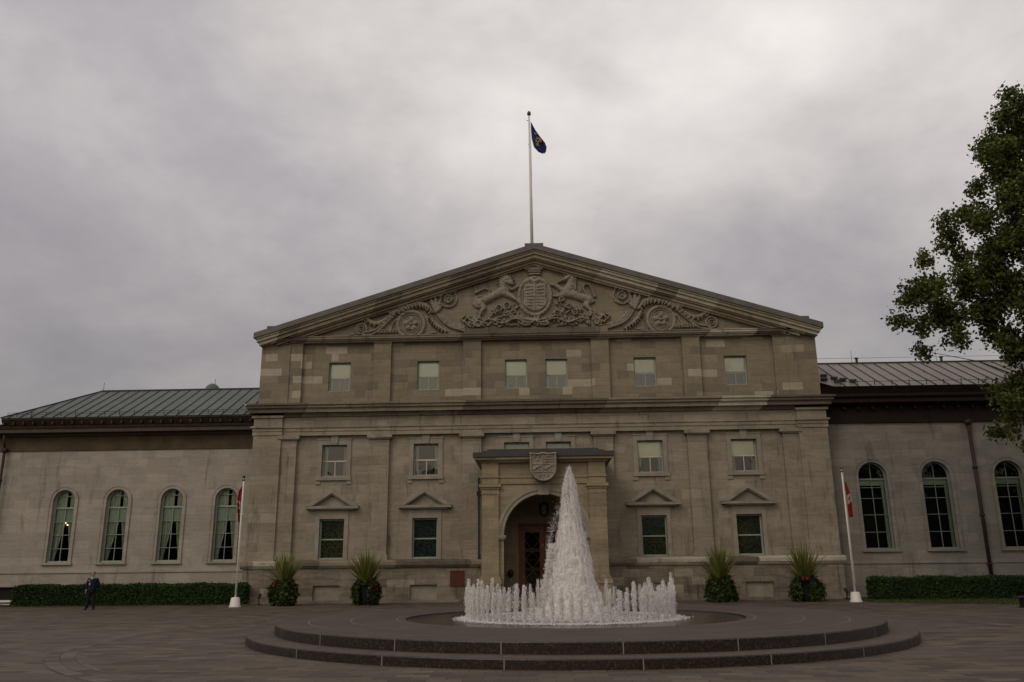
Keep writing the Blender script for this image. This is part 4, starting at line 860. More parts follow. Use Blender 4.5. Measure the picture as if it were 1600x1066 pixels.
m = MB(); m.lathe(0, 0, [(0, -.5), (.20, -.62), (.26, -.68), (.24, -1.15), (.12, -1.28), (0, -1.32)], 6); m.build('body', 'blackmetal', hl)
ch = empty('chandelier', (-27.12, 1.85, 4.60)); tag(ch, 'lit brass chandelier glowing behind the leftmost arched window', 'chandelier')
m = MB(); m.tube([(0, 0, 1.2), (0, 0, 0)], .015, 5)
for k in range(6): a = k*PI/3+.3; m.tube([(0, 0, -.35), (.20*math.cos(a), .2*math.sin(a), -.45), (.34*math.cos(a), .34*math.sin(a), -.28)], .012, 5)
m.build('frame', 'brass', ch)
for k in range(6): a = k*PI/3+.3; m = MB(); m.ball((.34*math.cos(a), .34*math.sin(a), -.22+(k % 2)*.14), .028, .028, .045, 6); m.build('bulb', 'bulb', ch)

# rooftop pole and blue flag
rp = empty('roof_flagpole', (-.12, .6, 20.2)); tag(rp, 'tall white flagpole rising from the peak of the central gable', 'flagpole')
m = MB(); m.tube([(0, 0, -.2), (-.02, 0, 4), (-.05, 0, 9.25)], [.10, .085, .055], 10); m.build('pole', 'pole', rp, True)
m = MB(); m.lathe(-.05, 0, [(.06, 9.2), (.12, 9.28), (.12, 9.40), (.07, 9.5), (0, 9.53)], 10); m.build('finial', 'slate', rp, True)
m = MB(); m.tube([(-.05, 0, 8.85), (-.22, 0, 8.87)], .02, 5); m.tube([(-.04, 0, 7.25), (-.14, 0, 7.20)], .018, 5); m.tube([(.06, 0, 8.7), (.05, 0, .5)], .006, 4); m.build('halyard', 'slate', rp)
def blue_flag():
    left = [(.05, 8.75), (.07, 8.1), (.10, 7.6), (.22, 7.05), (.50, 6.68), (.80, 6.52)]; right = [(.07, 8.78), (.33, 8.2), (.62, 7.7), (.92, 7.25), (1.02, 6.95), (.98, 6.62)]
    n = 30; k_ = 14; V = []; mi = []; F = []
    def it(L, t): t *= len(L)-1; i = min(int(t), len(L)-2); q = t-i; return (L[i][0]*(1-q)+L[i+1][0]*q, L[i][1]*(1-q)+L[i+1][1]*q)
    for i in range(n+1):
        a = it(left, i/n); b = it(right, i/n)
        for j in range(k_+1):
            u = j/k_; V.append((a[0]+(b[0]-a[0])*u, .10*math.sin(u*9+i*.10)*(i/n)**.5, a[1]+(b[1]-a[1])*u))
    for i in range(n):
        for j in range(k_):
            F.append((i*(k_+1)+j, i*(k_+1)+j+1, (i+1)*(k_+1)+j+1, (i+1)*(k_+1)+j)); mi.append(0)
    o = link('flag', V, F, ['flagblue', 'gold'], None, True, mi); o.location = (-.12, .6, 20.2)
    tag(o, 'dark blue flag with gold crest drooping from the rooftop pole', 'flag')
    m = MB()          # embroidered crest: crowned beast holding a leaf, read as gold strokes
    for P, r in (([(.28, 7.95), (.36, 7.80), (.42, 7.88)], .04), ([(.40, 7.62), (.50, 7.55), (.60, 7.42), (.52, 7.28), (.40, 7.30), (.36, 7.45), (.46, 7.52)], .05), ([(.50, 7.25), (.46, 7.10), (.56, 7.02)], .05), ([(.38, 7.18), (.44, 7.02)], .04), ([(.60, 7.55), (.68, 7.40), (.66, 7.25)], .035)):
        for yy in (-.13,): m.tube([(x, yy*.8, z) for x, z in P], r, 5)
    m.build('crest', 'gold', o)
blue_flag()

# ground flagpoles with limp national flags
def ground_pole(x, y, lean, label):
    e = empty('flagpole', (x, y, 0)); tag(e, label, 'flagpole', 'white flagpoles beside the plaza')
    m = MB(); m.tube([(0, 0, .3), (lean, 0, 6.38)], [.055, .035], 10); m.build('pole', 'pole', e, True)
    m = MB(); m.lathe(0, 0, [(.30, 0), (.30, .04), (.25, .10), (.215, .42), (.17, .47), (.06, .48)], 18); m.build('base', 'pole', e, True)
    m = MB(); m.ball((lean, 0, 6.42), .075, .075, .085, 10); m.box(lean-.05, lean+.05, -.04, .04, 6.22, 6.30); m.build('finial', 'blackmetal' if x < 0 else 'flashing', e, True)
    m = MB(); m.tube([(lean+.06, -.03, 6.2), (.05, -.04, .9)], .005, 4); m.tube([(-.12+lean*.7, 0, 4.55), (.14+lean*.7, 0, 4.55)], .018, 5) if x < 0 else None; m.build('halyard', 'pole', e)
def limp_flag(x, y, s, wtop, wmid, wbot, ztop, zbot, label, seed, drift=0.0):
    rg = random.Random(seed); n, k_ = 36, 18; V = []; F = []; mi = []
    for i in range(n+1):
        v = i/n; z = ztop+(zbot-ztop)*v
        wd = (wtop*(1-min(1, v/.4))+wmid*min(1, v/.4)) if v < .4 else wmid+(wbot-wmid)*(v-.4)/.6
        wd *= min(1, .15+v*7)
        for j in range(k_+1):
            u = j/k_; V.append((s*(.05+wd*u+drift*v), .07*math.sin(u*11+v*2.5+seed)*(.4+v)+.03*math.sin(v*9), z-.10*u*(1-v)))
    for i in range(n):
        for j in range(k_):
            F.append((i*(k_+1)+j, i*(k_+1)+j+1, (i+1)*(k_+1)+j+1, (i+1)*(k_+1)+j)); t = i/n+.10*(j/k_)-.05
            c = 0 if (t < .40 or t > .62) else 1
            if c and abs(t-.51)+abs(j/k_-.55)*.22 < .075: c = 0
            mi.append(c)
    o = link('flag', V, F, ['flagred', 'flagwhite'], None, True, mi); o.location = (x, y, 0); tag(o, label, 'flag', 'limp red and white flags'); return o
ground_pole(-15.16, -3.9, -.02, 'white flagpole on a round white base by the left end of the main block')
ground_pole(15.21, -4.25, .0, 'white flagpole on a round white base by the right end of the main block')
limp_flag(-15.18, -3.9, -1, .16, .26, .10, 6.0, 4.15, 'red and white maple leaf flag hanging limp on the left flagpole', 2)
limp_flag(15.21, -4.25, 1, .08, .20, .16, 5.95, 4.0, 'red and white maple leaf flag hanging limp on the right flagpole', 5, .10)

# spotlights
for i, (x, y, lb) in enumerate(((-14.72, -1.6, 'small black spotlight at the wall foot left of the leftmost planter'), (14.45, -2.0, 'small black spotlight just right of the rightmost planter'), (15.85, -1.2, 'small black spotlight behind the right flagpole base'))):
    e = empty('spotlight', (x, y, 0)); tag(e, lb, 'spotlight', 'ground spotlights along the wall')
    m = MB(); m.tube([(0, 0, 0), (0, 0, .28)], .03, 6); m.lathe(0, 0, [(.09, 0), (.09, .04), (.03, .06)], 8); m.build('stem', 'blackmetal', e)
    m = MB(); m.tube([(0, -.10, .34), (0, .12, .50)], [.06, .10], 8); m.build('head', 'blackmetal', e)

# ------------------------------------------------------------------ leaves
def leaf_quads(P, size, rng, up=.0, elong=1.5):
    n = len(P); a = rng.normal(size=(n, 3)); a[:, 2] *= (1-up); a /= np.linalg.norm(a, axis=1)[:, None]
    b = rng.normal(size=(n, 3)); b -= (b*a).sum(1)[:, None]*a; b /= np.linalg.norm(b, axis=1)[:, None]
    s = size*(.6+.8*rng.random(n))[:, None]
    c = np.cross(a, b)
    V = np.stack([P-a*s*elong*.5, P+b*s*.5-c*s*.12, P+a*s*elong*.5, P-b*s*.5-c*s*.12], 1).reshape(-1, 3)
    F = np.arange(4*n).reshape(-1, 4); return V, F

def hedge(x0, x1, y0, y1, h, seed, label):
    e = empty('hedge', ((x0+x1)/2, (y0+y1)/2, 0)); tag(e, label, 'hedge', 'clipped hedges along the wings')
    rng = np.random.default_rng(seed); ox, oy = (x0+x1)/2, (y0+y1)/2; L = x1-x0
    m = MB(); m.box(x0-ox+.06, x1-ox-.06, y0-oy+.06, y1-oy-.06, 0, h-.06); m.build('branches', 'hedge', e)
    n = int(L*1500); f = rng.random(n); P = np.zeros((n, 3)); P[:, 0] = rng.uniform(x0-ox, x1-ox, n); P[:, 1] = rng.uniform(y0-oy, y1-oy, n); P[:, 2] = rng.uniform(0, h, n)
    front = f < .62; P[front, 1] = y0-oy; top = (f >= .62) & (f < .86); P[top, 2] = h; ends = f >= .94; P[ends, 0] = np.where(rng.random(ends.sum()) < .5, x0-ox, x1-ox); back = (f >= .86) & (f < .94); P[back, 1] = y1-oy
    wob = .035*np.sin(P[:, 0]*2.1)+.03*np.sin(P[:, 0]*5.3+1)
    P[:, 2] += wob*(P[:, 2]/h); r_ = .16; cx_ = np.clip(np.abs(P[:, 0])-(L/2-r_), 0, r_); P[:, 2] = np.minimum(P[:, 2], h-r_+np.sqrt(np.maximum(r_**2-cx_**2, 0))+.03)
    P += rng.normal(size=(n, 3))*.035; P[:, 2] = np.maximum(P[:, 2], .02)
    V, F = leaf_quads(P, .065, rng); link('foliage', V, F, 'hedge', e)
hedge(-28.4, -15.75, -.9, .35, 1.05, 3, 'long clipped green hedge under the left wing windows')
hedge(16.95, 34, -2.3, -1.1, 1.06, 4, 'long clipped green hedge under the right wing windows')
def grass(name, quad, seed, per=260):
    q = [Vector((*p_, .008)) for p_ in quad]; rng = np.random.default_rng(seed)
    V0 = [tuple(v) for v in q]; F0 = [(0, 1, 2, 3)]
    area = abs((q[1]-q[0]).cross(q[3]-q[0]).z); n = int(min(area*per, 24000)); u, v = rng.random(n), rng.random(n); A = np.array([list(x) for x in q])
    P = (A[0]*(1-u)[:, None]+A[1]*u[:, None])*(1-v)[:, None]+(A[3]*(1-u)[:, None]+A[2]*u[:, None])*v[:, None]
    h = .05+.05*rng.random(n); ang = rng.random(n)*6.28; dx_ = np.stack([np.cos(ang)*.02, np.sin(ang)*.02, 0*ang], 1); tip = P+np.stack([rng.normal(size=n)*.03, rng.normal(size=n)*.03, h], 1)
    V = V0+np.stack([P-dx_, P+dx_, tip], 1).reshape(-1, 3).tolist(); F = F0+(np.arange(3*n).reshape(-1, 3)+4).tolist()
    tag(link(name, V, F, 'grass'), 'short green grass strip beside the paving', 'grass', kind='stuff')
grass('grass', [(-60, -1.15), (-15.6, -1.35), (-15.6, 1), (-60, 1)], 1, 120); grass('grass', [(15.9, -4.9), (45, -24), (45, 1), (15.9, 1)], 2, 110)

# planters
def planter(x, y, seed, gap, label, gapw=.55, h=1.0, spike=1.0, tilt=0.0, bloss=()):
    e = empty('flower_planter', (x, y, 0)); tag(e, label, 'planter', 'tall flower planters in front of the mansion'); rng = np.random.default_rng(seed)
    m = MB(); m.lathe(0, 0, [(.20, 0), (.24, .04), (.27, .35), (.36, .75), (.42, .98), (.46, 1.0), (.46, 1.06), (.40, 1.06), (.38, .96), (0, .95)], 20); m.build('urn', 'blackmetal', e, True)
    n = 4200; a = rng.uniform(0, 2*PI, n); dgap = np.abs((a-gap+PI) % (2*PI)-PI); keep = dgap > gapw*(.8+.4*rng.random(n)); a = a[keep]; n = len(a)
    z = rng.uniform(0, 1.0, n)**.8*1.28; rr = (.47+.09*np.sin(a*3+seed)+.08*np.sin(a*7+z*5)+.07*np.sin(a*2+seed*2)*(1-z))*(.85+.35*np.sin(np.clip(z/1.28, 0, 1)*PI*.9+.5))+rng.normal(size=n)*.075; rr = np.where(z > 1.05, rr*rng.random(n)**.5, rr)
    P = np.stack([rr*np.cos(a), rr*np.sin(a), z], 1); P[:, 2] = np.maximum(P[:, 2], .03); V, F = leaf_quads(P, .11, rng); link('trailing_foliage', V, F, 'ivy', e)
    m = MB()
    for k in range(190):
        aa = rng.uniform(0, 2*PI); out_ = abs(rng.normal())*.46+.05; L = rng.uniform(1.05, 1.85)*spike*(1.0 if out_ < .6 else .8)
        dirx, diry = math.cos(aa)*out_+tilt, math.sin(aa)*out_; pts = []
        for j in range(6):
            t = j/5; drop = out_*.55*t*t*L*.5; pts.append(Vector((dirx*L*t*(1+.2*t)+.12*math.cos(aa), diry*L*t*(1+.2*t)+.12*math.sin(aa), 1.0+L*t*math.sqrt(max(.1, 1-min(.8, out_**2)))-drop)))
        V = []; sd = Vector((-math.sin(aa+.6), math.cos(aa+.6), 0))
        for j, q in enumerate(pts): wd = .027*math.sin(PI*min(1, .25+.75*j/5))*(1.3 if j < 5 else .2)+.003; V += [q-sd*wd, q+sd*wd]
        m.add(V, [(2*j, 2*j+2, 2*j+3, 2*j+1) for j in range(5)])
    m.build('spiky_leaves', 'spike', e)
    P = []
    for (ba, bz, br) in bloss:
        for k in range(18): P.append((.56*math.cos(ba)+rng.normal()*br*.8, .56*math.sin(ba)+rng.normal()*br*.8-.06, bz+rng.normal()*br*.7))
    V, F = leaf_quads(np.array(P), .085, rng, elong=1.0); link('blossoms', V, F, 'blossom', e)
planter(-13.05, -2.8, 11, 9, 'leftmost spiky planter, its urn wholly covered by trailing leaves', 0.0, spike=1.0, bloss=((R(205), 1.05, .08), (R(225), 1.0, .05), (R(330), 1.0, .04)))
planter(-8.85, -2.8, 12, R(262), 'second spiky planter from the left, black urn showing between trailing leaves', .50, spike=1.06, bloss=((R(330), 1.02, .06), (R(345), .8, .05)))
planter(9.1, -2.7, 13, 9, 'spiky planter without flowers just right of the fountain', 0.0, spike=1.10, bloss=((R(60), 1.0, .04),))
planter(13.2, -3.2, 14, R(252), 'rightmost spiky planter with red blossoms over its black urn', .42, spike=1.12, bloss=((R(248), 1.14, .07), (R(268), 1.10, .05)))

# bench at the right edge
be = empty('bench', (20.3, -10.6, 0)); tag(be, 'dark backless bench cut by the right edge of the picture', 'bench')
m = MB()
for k in range(4): m.box(-.9, .9, -.22+k*.115, -.22+k*.115+.09, .40, .45)
m.build('seat', 'slate', be)
for s in (-1, 1): m = MB(); m.box(s*.62-.05, s*.62+.05, -.20, .20, .05, .40); m.box(s*.62-.07, s*.62+.07, -.26, .26, 0, .05); m.build('leg', 'blackmetal', be)

# ================================================================== FOUNTAIN
fo = empty('fountain', (FC[0], FC[1], 0)); tag(fo, 'round two stepped dark granite fountain in the middle of the plaza', 'fountain')
def disc(name, r, z0, z1, mats, rin=None, phase=0.0):
    m = MB(); n = 132; bev = .03
    prof = [(r, z0), (r, z1-bev), (r-bev*.3, z1-bev*.3), (r-bev, z1)]
    for k in range(n):
        a, b = 2*PI*k/n, 2*PI*(k+1)/n
        for i in range(3): m.add([(q*math.cos(t), q*math.sin(t), z) for (q, z), t in ((prof[i], a), (prof[i], b), (prof[i+1], b), (prof[i+1], a))], [(0, 1, 2, 3)], 0)
        m.add([(q*math.cos(t), q*math.sin(t), z1) for q, t in ((r-bev, a), (r-bev, b), (rin, b), (rin, a))], [(0, 1, 2, 3)], 1)
    for k in range(22):
        a = phase+2*PI*k/22; c_, s_ = math.cos(a), math.sin(a); px, py = -s_*.012, c_*.012
        q0, q1 = r+.004, r-.6
        m.add([(q0*c_-px, q0*s_-py, z0), (q0*c_+px, q0*s_+py, z0), (q0*c_+px, q0*s_+py, z1-.01), (q0*c_-px, q0*s_-py, z1-.01)], [(0, 1, 2, 3)], 2)
        m.add([((r-.02)*c_-px*.6, (r-.02)*s_-py*.6, z1+.004), ((r-.02)*c_+px*.6, (r-.02)*s_+py*.6, z1+.004), (q1*c_+px*.6, q1*s_+py*.6, z1+.004), (q1*c_-px*.6, q1*s_-py*.6, z1+.004)], [(0, 1, 2, 3)], 2)
    return m
def ph(x, y): return math.atan2(y-FC[1], x-FC[0])
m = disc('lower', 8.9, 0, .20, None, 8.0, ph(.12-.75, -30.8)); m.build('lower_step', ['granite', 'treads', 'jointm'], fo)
m = disc('upper', 8.2, .20, .44, None, 4.75, ph(1.63, -30.0))
for rr in (7.35, 6.25, 5.0):
    n = 132
    for k in range(n):
        a, b = 2*PI*k/n, 2*PI*(k+1)/n; m.add([(q*math.cos(t), q*math.sin(t), .443) for q, t in ((rr, a), (rr, b), (rr-.022, b), (rr-.022, a))], [(0, 1, 2, 3)], 2)
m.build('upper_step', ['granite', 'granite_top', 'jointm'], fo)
m = MB(); n = 132
for k in range(n):
    a, b = 2*PI*k/n, 2*PI*(k+1)/n; m.add([(q*math.cos(t), q*math.sin(t), z) for q, z, t in ((4.75, .44, a), (4.75, .44, b), (4.70, .30, b), (4.70, .30, a))], [(0, 1, 2, 3)])
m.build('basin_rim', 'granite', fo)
# fountain steps' own water sheet
n = 96; wv = link('pool_water', [(FC[0]+4.72*math.cos(2*PI*k/n), FC[1]+4.72*math.sin(2*PI*k/n), .405) for k in range(n)], [tuple(range(n))], 'pool'); tag(wv, kind='structure')

def drops_mesh(P, S):
    """stretched octahedra"""
    n = len(P); O = np.array([(1, 0, 0), (0, 1, 0), (-1, 0, 0), (0, -1, 0), (0, 0, 1), (0, 0, -1)], float)
    V = (P[:, None, :]+O[None]*S[:, None, :]).reshape(-1, 3); F8 = np.array([(0, 1, 4), (1, 2, 4), (2, 3, 4), (3, 0, 4), (1, 0, 5), (2, 1, 5), (3, 2, 5), (0, 3, 5)])
    F = (np.arange(n)[:, None, None]*6+F8[None]).reshape(-1, 3); return V, F
def strands(specs, rng):
    """specs: list of (x, y, z0, z1, r, wob, dx, dy) - wobbling three sided water threads"""
    V = []; F = []; b = 0
    for x, y, z0, z1, r, wob, ddx, ddy in specs:
        n = max(3, int((z1-z0)/.05)); ph_ = rng.uniform(0, 6.28, 4); fr = rng.uniform(4, 13, 4)
        for i in range(n+1):
            t = i/n; z = z0+(z1-z0)*t
            xx = x+ddx*t+wob*(math.sin(z*fr[0]+ph_[0])+.6*math.sin(z*fr[1]*2+ph_[1])); yy = y+ddy*t+wob*(math.sin(z*fr[2]+ph_[2])+.6*math.sin(z*fr[3]*2+ph_[3]))
            rr = r*(.45+1.1*rng.random())*(1 if 0 < i < n else .25)
            for k in range(3): a = k*2.094+i*.5; V.append((xx+rr*math.cos(a), yy+rr*math.sin(a), z))
        for i in range(n):
            for k in range(3): F.append((b+i*3+k, b+i*3+(k+1) % 3, b+(i+1)*3+(k+1) % 3, b+(i+1)*3+k))
        b += 3*(n+1)
    return np.array(V), F
# low jets: eight shapes, copied round the ring
NJ = 74; protos = []
for v in range(8):
    rng = np.random.default_rng(40+v); H = (.80, .90, .74, 1.0, .84, .78, .94, .82)[v]; sp = []
    for k in range(5): sp.append((rng.normal()*.014, rng.normal()*.014, 0, H*rng.uniform(.75, 1.16), rng.uniform(.004, .010), .012, rng.normal()*.035, rng.normal()*.035))
    for k in range(9):
        a = rng.uniform(0, 6.28); r_ = rng.uniform(.02, .085); top = H*rng.uniform(.45, 1.0); z0 = max(0, top-rng.uniform(.15, .8)*top)
        sp.append((math.cos(a)*r_, math.sin(a)*r_, z0, top, rng.uniform(.004, .010), .014, -math.cos(a)*r_*.5, -math.sin(a)*r_*.5))
    V, F = strands(sp, rng); mi = [0]*len(F)
    # torn tube of water round the threads
    nu, nv = 12, 26; S_ = np.zeros((nv+1, nu, 3)); sx, sy = rng.normal(size=2)*.03; ph_ = rng.uniform(0, 6.28, 4)
    for i in range(nv+1):
        t = i/nv; z = H*1.0*t; r_ = (.020+.026*math.exp(-((t-.62)/.38)**2)*min(1, (1.03-t)*5)+.10*max(0, .12-t))*(1+.22*math.sin(i*1.3+ph_[0])*rng.random())
        for j in range(nu): a = 2*PI*j/nu; rr = r_*(.6+.9*rng.random()); S_[i, j] = (rr*math.cos(a)+sx*t+.012*math.sin(i*.8+ph_[1]), rr*math.sin(a)+sy*t, z)
    b0 = len(V); F += [(b0+i*nu+j, b0+i*nu+(j+1) % nu, b0+(i+1)*nu+(j+1) % nu, b0+(i+1)*nu+j) for i in range(nv) for j in range(nu)]; mi += [1]*(nu*nv); V = np.concatenate([V, S_.reshape(-1, 3)])
    n = 330; z = rng.random(n)**.8*H*1.08; rad = .012+(.02+.062*np.exp(-((z/H-.55)/.45)**2))*rng.random(n); a = rng.uniform(0, 6.28, n)
    P = np.stack([rad*np.cos(a), rad*np.sin(a), z], 1); s0 = rng.uniform(.003, .011, n); Sx = np.stack([s0, s0, s0*rng.uniform(1, 5, n)], 1)
    V2, F2 = drops_mesh(P, Sx); o1 = len(V); V = np.concatenate([V, V2]); F = F+(F2+o1).tolist(); mi += [2]*len(F2)
    o = link('water_jet', V, F, ['foam', 'jet_sheet', 'spray'], None, True, mi); protos.append(o)
rgj = random.Random(5); used = set()
for k in range(NJ):
    v = rgj.randrange(8); o = protos[v] if v not in used else protos[v].copy()
    if v in used: col.objects.link(o)
    used.add(v); a = 2*PI*(k+.3)/NJ; rr = 2.92+rgj.uniform(-.03, .03)
    o.location = (FC[0]-.10+rr*math.cos(a), FC[1]+rr*math.sin(a), .40); o.rotation_euler.z = rgj.uniform(0, 6.28); sc = rgj.uniform(.78, 1.12)*(1.25 if rgj.random() < .12 else 1); o.scale = (1, 1, sc)
    tag(o, 'low white water jet in the ring around the tall central jet', 'water jet', 'ring of low jets in the fountain')
for v in range(8):
    if v not in used: bpy.data.objects.remove(protos[v])
# tall central jet
def central():
    rng = np.random.default_rng(77); JX, JY = FC[0]-.02, FC[1]
    prof = [(0, .98), (.4, .86), (.8, .76), (1.15, .69), (1.6, .59), (2.05, .49), (2.7, .355), (3.3, .27), (3.7, .215), (3.9, .165), (4.05, .10), (4.15, .05), (4.25, .012)]
    zz = [a for a, b in prof]; ww = [b for a, b in prof]; W = lambda z: np.interp(z, zz, ww)*np.interp(z, [0, .5, 1.2, 4.3], [1.0, .90, .88, .90])
    e = empty('central_water_jet', (JX, JY, .40)); tag(e, 'tall white cone of foaming water at the centre of the fountain', 'water jet')
    def shell(name, k_, mat, seed, z1, amp):
        amp *= .6; rg = np.random.default_rng(seed); nu, nv = 110, 150; V = np.zeros((nv+1, nu, 3)); zc = np.linspace(0, z1, nv+1)
        big = smooth_noise(nv+1, nu+1, 7.0, rg); st = np.repeat(smooth_noise(nv//8+3, nu+3, 2.2, rg), 8, axis=0)[:nv+1, :nu]; fine = rg.random((nv+1, nu)); big = big[:, :nu].copy()
        for arr in (big, st): # close the seam
            for q in range(8): arr[:, nu-8+q] = arr[:, nu-8+q]*(1-q/8)+arr[:, 0]*(q/8)
        for i, z in enumerate(zc):
            a = 2*PI*np.arange(nu)/nu; r = W(z)*k_*(1-amp*.5+amp*(.5*big[i]+.35*st[i]+.3*fine[i])); V[i, :, 0] = r*np.cos(a); V[i, :, 1] = r*np.sin(a); V[i, :, 2] = z
        F = [(i*nu+j, i*nu+(j+1) % nu, (i+1)*nu+(j+1) % nu, (i+1)*nu+j) for i in range(nv) for j in range(nu)]
        return link(name, V.reshape(-1, 3), F, mat, e, True)
    shell('foam_sheet', .70, 'foam', 1, 3.2, .12); shell('foam_sheet', .80, 'shell_mid', 2, 4.15, .24); shell('foam_sheet', .93, 'shell_mid', 3, 4.2, .30); shell('foam_sheet', 1.04, 'shell_out', 4, 4.22, .36)
    sp = []
    for k in range(900):
        z1 = rng.random()**.75*4.28; ln = rng.uniform(.08, .5); z0 = max(0, z1-ln); zm = (z0+z1)/2; a = rng.uniform(0, 6.28); q = W(zm)*rng.uniform(.7, 1.04)
        sp.append((q*math.cos(a)*W(z0)/max(W(zm), .01), q*math.sin(a)*W(z0)/max(W(zm), .01), z0, z1, rng.uniform(.002, .006), .005, q*math.cos(a)*(W(z1)-W(z0))/max(W(zm), .01), q*math.sin(a)*(W(z1)-W(z0))/max(W(zm), .01)))
    for k in range(26): # wisps and loops breaking away at the crest
        z0 = rng.uniform(3.7, 4.15); a = rng.uniform(0, 6.28); q = W(z0)*rng.uniform(.6, 1.1); sp.append((q*math.cos(a), q*math.sin(a), z0, z0+rng.uniform(.12, .42), rng.uniform(.004, .010), .022, -q*math.cos(a)*.4, 0))
    V1, F1 = strands(sp, rng); link('water_threads', V1, F1, 'foam', e, True)
    n = 20000; z = rng.random(n)**.8*4.27; a = rng.uniform(0, 6.28, n); q = W(z)*(.78+.30*rng.random(n)*(.7+.6*np.sin(z*9+a*2)**2))+np.abs(rng.normal(size=n))*.012
    far = rng.random(n) < .05; q = np.where(far, W(z)*1.0+np.abs(rng.normal(size=n))*.09, q)
    P = np.stack([q*np.cos(a), q*np.sin(a), z], 1); s0 = rng.uniform(.0025, .009, n)*np.where(far, .8, 1); Sx = np.stack([s0, s0, s0*rng.uniform(.9, 3.2, n)], 1)
    # side lobe of spray left of the jet and flecks drifting from it
    n2 = 5200; t = rng.random(n2); P2 = np.stack([-.42-.22*rng.random(n2)-.22*t+rng.normal(size=n2)*.035, rng.normal(size=n2)*.10, 2.02-t*1.6+rng.normal(size=n2)*.04], 1); s2 = rng.uniform(.005, .015, n2)
    n3 = 520; t3 = rng.random(n3); P3 = np.stack([-.26-.38*t3-np.abs(rng.normal(size=n3))*.09, rng.normal(size=n3)*.1, 3.1-1.15*t3+rng.normal(size=n3)*.12], 1); s3 = rng.uniform(.004, .011, n3)
    n4 = 2600; a4 = rng.uniform(0, 6.28, n4); r4 = .95+rng.random(n4)*.35; P4 = np.stack([r4*np.cos(a4), r4*np.sin(a4), rng.random(n4)**2*.3], 1); s4 = rng.uniform(.005, .018, n4)
    P = np.concatenate([P, P2, P3, P4]); Sx = np.concatenate([Sx, np.stack([s2, s2, s2*2.4], 1), np.stack([s3, s3, s3], 1), np.stack([s4, s4, s4*1.6], 1)])
    V2, F2 = drops_mesh(P, Sx); link('droplets', V2, F2, 'spray', e, True)
central()
# fallen foam on the pool under the ring
rng = np.random.default_rng(5); n = 20000; a = rng.uniform(0, 6.28, n); q = 2.92+rng.normal(size=n)*.13; q = np.where(rng.random(n) < .3, rng.uniform(1, 3.35, n), q)
P = np.stack([FC[0]-.1+q*np.cos(a), FC[1]+q*np.sin(a), .408+np.abs(rng.normal(size=n))*.010], 1); s0 = rng.uniform(.006, .022, n)
V, F = drops_mesh(P, np.stack([s0*1.5, s0*1.5, s0*.5], 1)); tag(link('foam', V, F, 'foam', None, True), 'white foam and splashes on the pool under the ring of jets', 'foam', kind='stuff')

